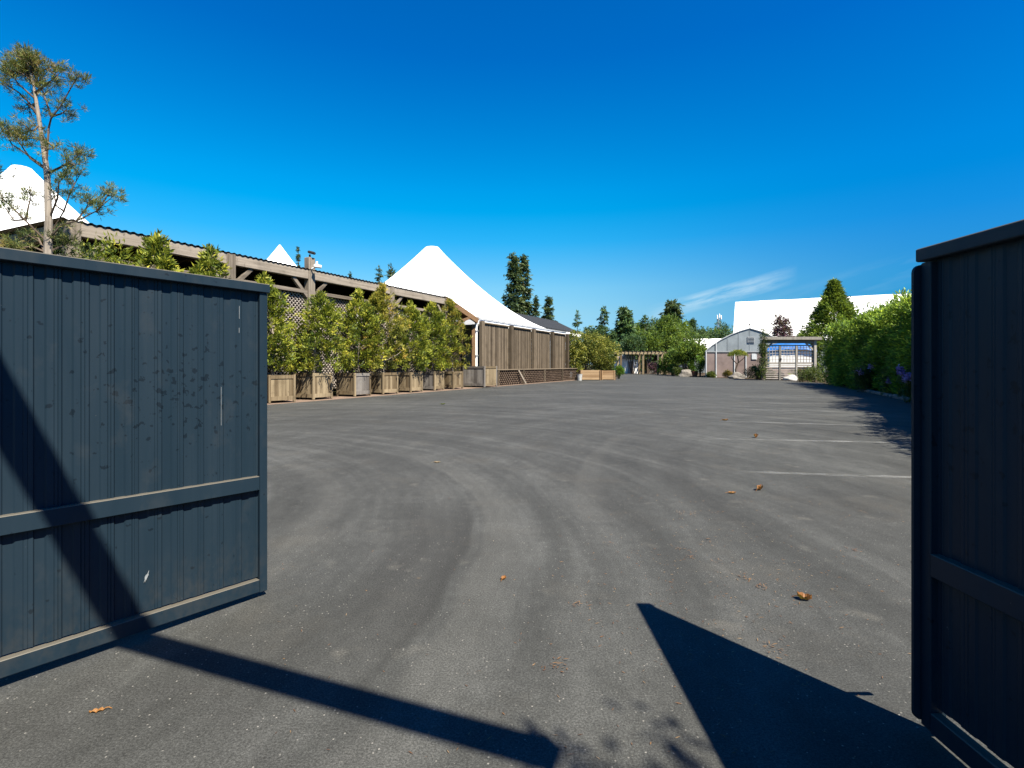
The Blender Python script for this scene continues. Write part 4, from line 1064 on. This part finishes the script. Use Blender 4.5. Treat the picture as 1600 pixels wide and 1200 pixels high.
# white bag by the pergola
def lump(name, label, cat, loc, sx, sy, sz, m, seed, smooth=True):
    import bmesh
    r_ = random.Random(seed); bm = bmesh.new(); bmesh.ops.create_icosphere(bm, subdivisions=3, radius=1)
    ph = [r_.uniform(0, 6) for _ in range(6)]
    for v in bm.verts:
        k = 1 + .13 * math.sin(3 * v.co.x + ph[0]) * math.sin(4 * v.co.y + ph[1]) + .10 * math.sin(6 * v.co.z + ph[2] + 3 * v.co.x) + r_.uniform(-.03, .03)
        v.co = Vector((v.co.x * sx * k, v.co.y * sy * k, max(-.15, v.co.z) * sz * k + .1 * sz))
    me = bpy.data.meshes.new(name); bm.to_mesh(me); bm.free(); me.materials.append(m)
    if smooth: me.polygons.foreach_set('use_smooth', [True] * len(me.polygons))
    o = bpy.data.objects.new(name, me); COL.objects.link(o); o.location = loc; return tag(o, label, cat)
lump('sack', 'crumpled white sack lying before the trellis doors', 'sack', G(1236, 594.3), .62, .4, .42, M['sack'], 3)
lump('boulder', 'grey boulder under the magnolia like tree', 'rock', G(1072, 588), 1.0, .6, .8, M['stone'], 5, False)
lump('boulder', 'small brown rock beside the topiary pine', 'rock', G(1152, 591.8), .8, .5, .55, M['stone'], 6, False)
bush('dark_shrub', 'dark shaded shrub between the pergola and the hedge', 'shrub', G(1270, 597.3), 1.05, .8, 1.25, M['dark_leaf'], 260, 12, .14, .05, .02, 5, 81)
bush('juniper', 'spreading juniper left of the trellis doors', 'shrub', G(1186, 593.2), 1.55, .9, 1.25, M['dark_leaf'], 380, 14, .18, .045, .02, 6, 82, None, 6, .3)
bush('golden_shrub', 'small golden orange shrub before the greenhouse', 'shrub', G(1137, 590.3), .62, .5, .75, M['gold'], 150, 12, .11, .04, .02, 4, 83)
bush('climbing_plant', 'dark vine climbing the left post of the pergola', 'vine', (gx(1189.5), PD - .2, 0), .42, .35, 4.6, M['dark_leaf'], 260, 12, .13, .05, .1, 6, 84, None, 4, .9)
# cloud pruned pine
tp = thing('topiary_pine', 'cloud pruned pine with a flat crown before the greenhouse', 'tree', G(1153, 591))
td = tp.location.y; b = MB(); b.tube([(-.1, 0, 0), (-.25, 0, .9), (.05, 0, 1.7), (-.05, 0, 2.35)], [.10, .085, .07, .05], 7)
b.tube([(.05, 0, 1.6), (.5, 0, 2.0), (.8, 0, 2.3)], [.05, .04, .02], 5); b.tube([(-.1, 0, 1.5), (-.6, 0, 2.0), (-.75, 0, 2.3)], [.05, .04, .02], 5); b.build('trunk', M['bark_dark'], tp)
r_ = np.random.default_rng(91); n = 260; an = r_.uniform(0, 6.28, n); q = np.sqrt(r_.uniform(0, 1, n))
c = np.stack([q * np.cos(an) * 1.02, q * np.sin(an) * .7, 2.35 + .45 * (1 - q ** 2) + r_.normal(0, .07, n)], 1)
a, t = spray(c, np.tile([[0, 0, 1.]], (n, 1)), 14, (.07, .07, .05), .9, 0, .13, .03, .2); leaf_obj('crown', a, t, M['thuja'], tp)

# ------------------------------------------------------------------ greenhouse
GD = 57.0
gh = thing('greenhouse', 'hazy greenhouse with an arched gable and brownish lower walls', 'greenhouse', P(1160, 570, GD) - Vector((0, 0, H)))
def hx(px): return (px - 800) / F * GD
def hz(py): return H - (py - HOR) / F * GD
xc = hx(1171); hwid = xc - hx(1102); ze = hz(549.5); zp = hz(513)
prof = [(-1, 0), (-.86, .25), (-.66, .50), (-.42, .73), (-.2, .89), (0, 1.0), (.2, .89), (.42, .73), (.66, .50), (.86, .25), (1, 0)]
arc = [Vector((xc + a * hwid, GD, ze + (zp - ze) * c)) for a, c in prof]
b = MB(); b.prism([q for q in arc], (0, .06, 0)); b.build('gable_panel', M['poly'], gh, world=True)
b = MB(); b.prism([Vector((xc - hwid, GD, 0)), Vector((xc - hwid, GD, ze)), Vector((xc + hwid, GD, ze)), Vector((xc + hwid, GD, 0))], (0, .06, 0)); b.build('front_wall', M['poly_brown'], gh, world=True)
b = MB(); k = len(arc); b.sheet([q + Vector((0, .03, .03)) for q in arc] + [q + Vector((15, 26, .03)) for q in arc], k, 2, .5); b.build('roof_skin', M['poly'], gh, world=True)
b = MB(); b.sheet([Vector((xc - hwid, GD, 0)), Vector((xc - hwid + 15, GD + 26, 0)), Vector((xc - hwid, GD, ze)), Vector((xc - hwid + 15, GD + 26, ze))], 2, 2, .5); b.build('side_wall', M['poly_brown'], gh, world=True)
b = MB()
b.tube([q + Vector((0, -.05, 0)) for q in arc], .07, 6); b.beam((xc - hwid, GD - .05, ze), (xc + hwid, GD - .05, ze), .08, .12); b.build('arch_frame', M['grey_metal'], gh, world=True)
for px in (1103, 1118.5, 1147, 1165):
    b = MB(); zz = ze if px != 1118.5 else hz(536); b.box((hx(px), GD - .07, zz / 2), (.10, .1, zz)); b.build('mullion', M['pale_metal'], gh, world=True)
for k in range(1, 8):
    a_ = -1 + k / 4
    for (q0, z0_), (q1, z1_) in zip(prof[:-1], prof[1:]):
        if q0 <= a_ <= q1: zz = z0_ + (z1_ - z0_) * (a_ - q0) / (q1 - q0)
    b = MB(); b.box((xc + a_ * hwid, GD - .02, ze + (zp - ze) * zz / 2), (.05, .03, (zp - ze) * zz)); b.build('glazing_bar', M['poly'], gh, world=True)
b = MB(); b.box((hx(1173), GD - .07, hz(531)), (hx(1178.5) - hx(1167.5), .06, hz(526) - hz(536))); b.build('vent_frame', M['grey_metal'], gh, world=True)
b = MB()
for i in range(4): b.box((hx(1173), GD - .12, hz(528 + i * 2.2)), (hx(1177.5) - hx(1168.5), .04, .10), Matrix.Rotation(.5, 3, 'X'))
b.build('vent_louvre', M['poly'], gh, world=True)
b = MB(); b.box((hx(1178), GD - .08, hz(557)), (hx(1182) - hx(1174), .05, hz(550) - hz(559))); b.build('notice_panel', M['pale_metal'], gh, world=True)
b = MB(); b.tube([(xc, GD, zp), (xc, GD, zp + .35), (xc, GD, zp + .45), (xc, GD, zp + .55)], [.04, .04, .11, .02], 8); b.build('finial', M['black'], gh, world=True)

# ------------------------------------------------------------------ huge white roof and low white greenhouse
wb_ = thing('warehouse', 'huge white roofed building behind the hedge', 'building', (60, 100, 0))
r0, r1 = P(1149, 473.5, 104), P(1700, 447, 84)
l0, l1 = P(1145, 527, 98), P(1720, 527, 78); l0.z = 5.6; l1.z = 5.6
bk0, bk1 = Vector((r0.x * 2 - l0.x, r0.y * 2 - l0.y, 5.6)), Vector((r1.x * 2 - l1.x, r1.y * 2 - l1.y, 5.6))
b = MB()
nn = 12
for i in range(nn):
    f0, f1 = i / nn, (i + 1) / nn - .0006; stp = .03 * (i % 2)
    a, c, d_, e = r0.lerp(r1, f0), r0.lerp(r1, f1), l0.lerp(l1, f1), l0.lerp(l1, f0)
    z_ = Vector((0, 0, stp)); b.prism([a + z_, c + z_, d_ + z_, e + z_], (0, 0, .2))
b.prism([r0, r1, bk1, bk0], (0, 0, .18)); b.build('roof', M['white_roof'], wb_, world=True)
b = MB(); dn = Vector((0, 0, -5.6))
b.prism([l0, r0, bk0, bk0 + dn, l0 + dn], Vector((.3, 0, 0))); b.prism([l0 + Vector((.4, .2, 0)), l1 + Vector((0, .2, 0)), l1 + dn, l0 + dn + Vector((.4, 0, 0))], (0, .3, 0)); b.build('wall', M['grey_metal'], wb_, world=True)
lg = thing('polytunnel', 'long low white roofed greenhouse behind the garden trees', 'greenhouse', P(1102, 570, 96) - Vector((0, 0, H)))
b = MB(); a, c = P(1068, 530, 96), P(1140, 530, 96); e, f = P(1060, 546, 92), P(1140, 546, 92)
b.prism([a, c, f, e], (0, 0, .1)); b.prism([a, c, c + Vector((0, 4, -1.5)), a + Vector((0, 4, -1.5))], (0, 0, .09)); b.build('roof', M['white_roof'], lg, world=True)
b = MB(); b.prism([e, f, Vector((f.x, f.y, 0)), Vector((e.x, e.y, 0))], (0, .2, 0)); b.build('wall', M['poly'], lg, world=True)
# mast
ms = thing('radio_mast', 'slim lattice mast with white antennas above the far trees', 'mast', P(1123, 570, 140) - Vector((0, 0, H)))
b = MB(); ht = H + (HOR - 496) / F * 140
for k in range(3):
    an = k * 2.094; b.tube([(.9 * math.cos(an), .9 * math.sin(an), 0), (.45 * math.cos(an), .45 * math.sin(an), ht)], .09, 5)
for i in range(12):
    z = ht * i / 12; r1_ = .9 - .45 * i / 12; r2_ = .9 - .45 * (i + 1) / 12
    for k in range(3):
        a1, a2 = k * 2.094, (k + 1) * 2.094
        b.tube([(r1_ * math.cos(a1), r1_ * math.sin(a1), z), (r2_ * math.cos(a2), r2_ * math.sin(a2), z + ht / 12)], .05, 4)
b.build('tower', M['grey_metal'], ms)
for x, z in ((-.5, .5), (.1, .8), (.55, .4)):
    b = MB(); b.box((x, -.3, ht + z - .4), (.25, .2, 1.1), ch=.05); b.build('antenna', M['white'], ms)

# ------------------------------------------------------------------ far garden pergola and bed
FD = 74.0
def fx(px): return (px - 800) / F * FD
fp = thing('wooden_pergola', 'honey coloured open pergola in the far garden', 'pergola', P(1005, 570, FD) - Vector((0, 0, H)))
ztop = H + (HOR - 553) / F * FD
for px in (970, 1004.5, 1041):
    for y in (0, 2.2):
        b = MB(); b.box((fx(px), FD + y, ztop / 2), (.3, .3, ztop), ch=.02); b.build('post', M['wood_box'], fp, world=True)
for y in (0, 2.2):
    b = MB(); b.beam((fx(964), FD + y, ztop + .13), (fx(1046), FD + y, ztop + .13), .18, .26); b.build('beam', M['wood_box'], fp, world=True)
b = MB(); x = fx(965)
while x < fx(1045): b.beam((x, FD - .5, ztop + .34), (x, FD + 2.8, ztop + .34), .08, .16); x += .55
b.build('slat', M['wood_box'], fp, world=True)
lpst = thing('garden_post', 'slim pale grey post in the garden bed before the far pergola', 'post', G(1028, 585.8))
b = MB(); b.box((0, 0, 1.35), (.22, .22, 2.7), ch=.02); b.build('shaft', M['wood_grey'], lpst)
b = MB(); b.box((0, 0, 2.75), (.3, .3, .09), ch=.02); b.build('cap', M['wood_grey'], lpst)
b = MB(); g0, g1 = G(969, 583.6), G(1024, 583.6); b.beam(g0 + Vector((0, .5, .22)), g1 + Vector((0, .5, .22)), .35, .44, ch=.04)
gw = b.build('garden_wall', M['stone'], None); tag(gw, 'low dark stone wall along the far end of the asphalt', 'wall')
gs = thing('garden_shed', 'pale garden shed with a grey roof seen through the far pergola', 'shed', P(978, 570, 84) - Vector((0, 0, H)))
b = MB(); b.box((0, 0, 1.2), (3.2, 3, 2.4)); b.build('wall', M['white'], gs)
b = MB(); b.prism([(-1.8, -1.8, 2.35), (1.8, -1.8, 2.35), (0, -1.8, 3.2)], (0, 3.6, 0)); b.build('roof', M['grey_metal'], gs)
b = MB(); b.box((.4, -1.53, 1.0), (.9, .05, 1.9)); b.build('door', M['grey_metal'], gs)
for i, (px, base, h, wpx, m, lab) in enumerate((
        (991, 583, 3.2, 8, 'rhodo', 'upright yellow green shrub left of the pergola post'), (1012, 583.5, 2.2, 9, 'gold', 'yellow flowering shrub in the far pergola'),
        (1022, 585, 1.8, 7, 'plum', 'dark reddish shrub beside the pale garden post'), (1038, 586, 1.6, 11, 'lime', 'bright leafy perennial right of the pale garden post'),
        (1052, 587, 1.3, 9, 'broad', 'low green shrub under the leafy garden tree'), (1084, 588, 1.9, 6, 'lime', 'light green plant standing in the terracotta pot'),
        (1112, 590, .5, 5, 'dark_leaf', 'tiny dark tuft at the foot of the greenhouse'), (1096, 589, 2.4, 5, 'lime', 'thin pale shrub at the greenhouse corner'),
        (1064, 588, 1.0, 8, 'dark_leaf', 'dark low shrub left of the grey boulder'))):
    g = G(px, base)
    bush('garden_shrub', lab, 'shrub', g + Vector((0, .4, 0)), wpx / F * g.y, .7, h, M[m], 170, 10, .17, .07, .05, 4, 120 + i, 'shrubs in the far garden bed')
tc_ = thing('terracotta_pot', 'terracotta pot in the bed right of the grey boulder', 'pot', G(1084, 588.6))
b = MB(); b.tube([(0, -.3, 0), (0, -.3, .55), (0, -.3, .56), (0, -.3, .68)], [.25, .38, .43, .43], 14); b.build('pot', M['terracotta'], tc_)

# ------------------------------------------------------------------ fallen leaves and litter on the asphalt
def leafthing(label, px, py, L, wd, rz, curl, m='dry', tone=.5):
    g = G(px, py)
    mb = MB(); n = 9; pts = []
    for i in range(n):
        f = i / (n - 1); w = wd * (math.sin(math.pi * min(1, f * .92 + .05)) ** .8)
        for s in (-1, -.45, 0, .45, 1):
            pts.append((L * (f - .5), s * w * .5, .004 + curl * (abs(s) ** 1.6) * wd * .55 + curl * .18 * L * (f - .5) ** 2 * 4 + .004 * math.sin(i * 2 + s * 3)))
    mb.sheet(pts, 5, n, tone)
    mb.tube([(-L * .5, 0, .008 + curl * .18 * L), (-L * .72, L * .05, .012), (-L * .9, L * .03, .004)], [.0022, .002, .0018], 5, tone)
    o = mb.build('fallen_leaf', M[m], None); o.location = g; o.rotation_euler = (0, 0, rz)
    tag(o, label, 'leaf', 'fallen leaves on the asphalt')
leafthing('curled brown leaf, largest on the asphalt, right of the triangular shadow', 1257, 938, .075, .055, R(-35), .9, 'dry', .45)
leafthing('orange leaf with a long stem at the bottom left', 152, 1112, .055, .022, R(200), .25, 'dry', .85)
leafthing('dark curled leaf touching the edge of the right gate', 1432, 879, .055, .035, R(30), .8, 'dry', .2)
leafthing('pale yellow leaf lying alone mid left on the asphalt', 683, 723, .09, .055, R(8), .35, 'needle_litter', 1.0)
leafthing('upright curled brown leaf on the second parking line', 1181, 684, .11, .08, R(60), 1.2, 'dry', .45)
leafthing('flat tan leaf near the third parking line', 1133, 657, .16, .09, R(10), .5, 'dry', .6)
leafthing('crumpled brown leaf below the nearest parking line', 1187, 766, .10, .07, R(40), 1.0, 'dry', .4)
leafthing('small tan leaf left of the crumpled brown leaf', 1144, 771, .08, .05, R(0), .4, 'dry', .7)
leafthing('greenish leaf on the asphalt in front of the planters', 692, 632, .16, .10, R(20), .5, 'dark_leaf', .9)
leafthing('small orange leaf right of the dark tyre mark', 787, 905, .05, .035, R(70), .5, 'dry', .55)
# needles and bits: uncountable litter
n = 1500
px = np.concatenate([rng.uniform(430, 1440, 220), rng.normal(1130, 130, 620)]); py = np.concatenate([690 + 500 * rng.uniform(0, 1, 220) ** 1.3, rng.normal(880, 90, 620)])
ok = (py > 650) & (py < 1190) & (px > 430) & (px < 1460); px, py = px[ok], py[ok]
d = F * H / (py - HOR); base = np.stack([(px - 800) / F * d, d, np.full(len(d), .004)], 1)
an = rng.uniform(0, 6.28, len(d)); dr = np.stack([np.cos(an), np.sin(an), np.full(len(d), .06)], 1); sd = np.stack([-np.sin(an), np.cos(an), np.full(len(d), .3)], 1)
a, t = kites(base, dr, sd, rng.uniform(.010, .034, len(d)), rng.uniform(.0025, .005, len(d)), rng.uniform(0, 1, len(d)))
cl = []
for (cx, cy) in ((1120, 880), (1165, 905), (1065, 858), (1118, 802), (950, 850), (990, 862), (1078, 870), (1215, 880), (1190, 920), (900, 945), (1250, 1060), (1065, 803), (1078, 803), (1110, 845), (1345, 800), (1320, 805), (1330, 860), (870, 1040), (1210, 1015)):
    g = G(cx, cy)
    for _ in range(random.randint(6, 15)):
        cl.append((g.x + random.gauss(0, .022), g.y + random.gauss(0, .03), .004 + abs(random.gauss(0, .004))))
cl = np.array(cl); an = rng.uniform(0, 6.28, len(cl))
a2, t2 = kites(cl, np.stack([np.cos(an), np.sin(an), 0 * an + .15], 1), np.stack([-np.sin(an), np.cos(an), 0 * an + .2], 1), rng.uniform(.015, .04, len(cl)), rng.uniform(.003, .006, len(cl)), rng.uniform(0, .6, len(cl)))
lt = leaf_obj('needle_litter', np.concatenate([a, a2]), np.concatenate([t, t2]), M['needle_litter'])
tag(lt, 'dry needles and twig bits scattered over the asphalt', 'litter', None, 'stuff')

# tree behind the camera whose branch tips shade the bottom edge
bt = thing('street_tree', 'leafy tree behind the entrance whose branch shadows reach the bottom edge', 'tree', (4.9, -4.6, 0))
b = MB(); b.tube([(4.9, -4.6, 0), (4.8, -4.5, 2.5), (4.5, -4.2, 4.6), (4.2, -3.9, 6.6)], [.16, .13, .10, .05], 9); b.build('trunk', M['bark'], bt, world=True)
cs = []; od = []; b = MB()
for (gx_, gy_, hgt_) in ((.56, 1.97, 5.0), (.62, 1.86, 5.2), (.34, 1.80, 5.0), (.20, 1.84, 4.8), (.42, 1.72, 5.3), (.66, 1.72, 5.2), (.1, 1.74, 5.1), (.3, 1.6, 5.2), (.75, 1.55, 5.2), (.0, 1.6, 5.2), (.5, 1.4, 5.4)):
    tip = Vector((gx_, gy_, 0)) + SUN * (hgt_ / SUN.z); st = Vector((4.55, -4.25, hgt_ - .6)); md = st.lerp(tip, .55) + Vector((0, 0, .25))
    b.tube([st, md, tip], [.04, .022, .006], 5)
    for s in np.linspace(.45, 1, 12):
        p = md.lerp(tip, max(0, (s - .45) / .55)); cs.append((p.x + random.gauss(0, .06 if s < .95 else .02), p.y + random.gauss(0, .06 if s < .95 else .02), p.z + random.gauss(0, .05))); od.append(tuple((tip - md).normalized()))
b.build('branch', M['bark'], bt, world=True)
a, t = spray(np.array(cs), np.array(od), 5, (.05, .05, .05), .8, .1, .11, .045, .2); a = a - np.array(bt.location)
leaf_obj('crown', a, t, M['broad'], bt)
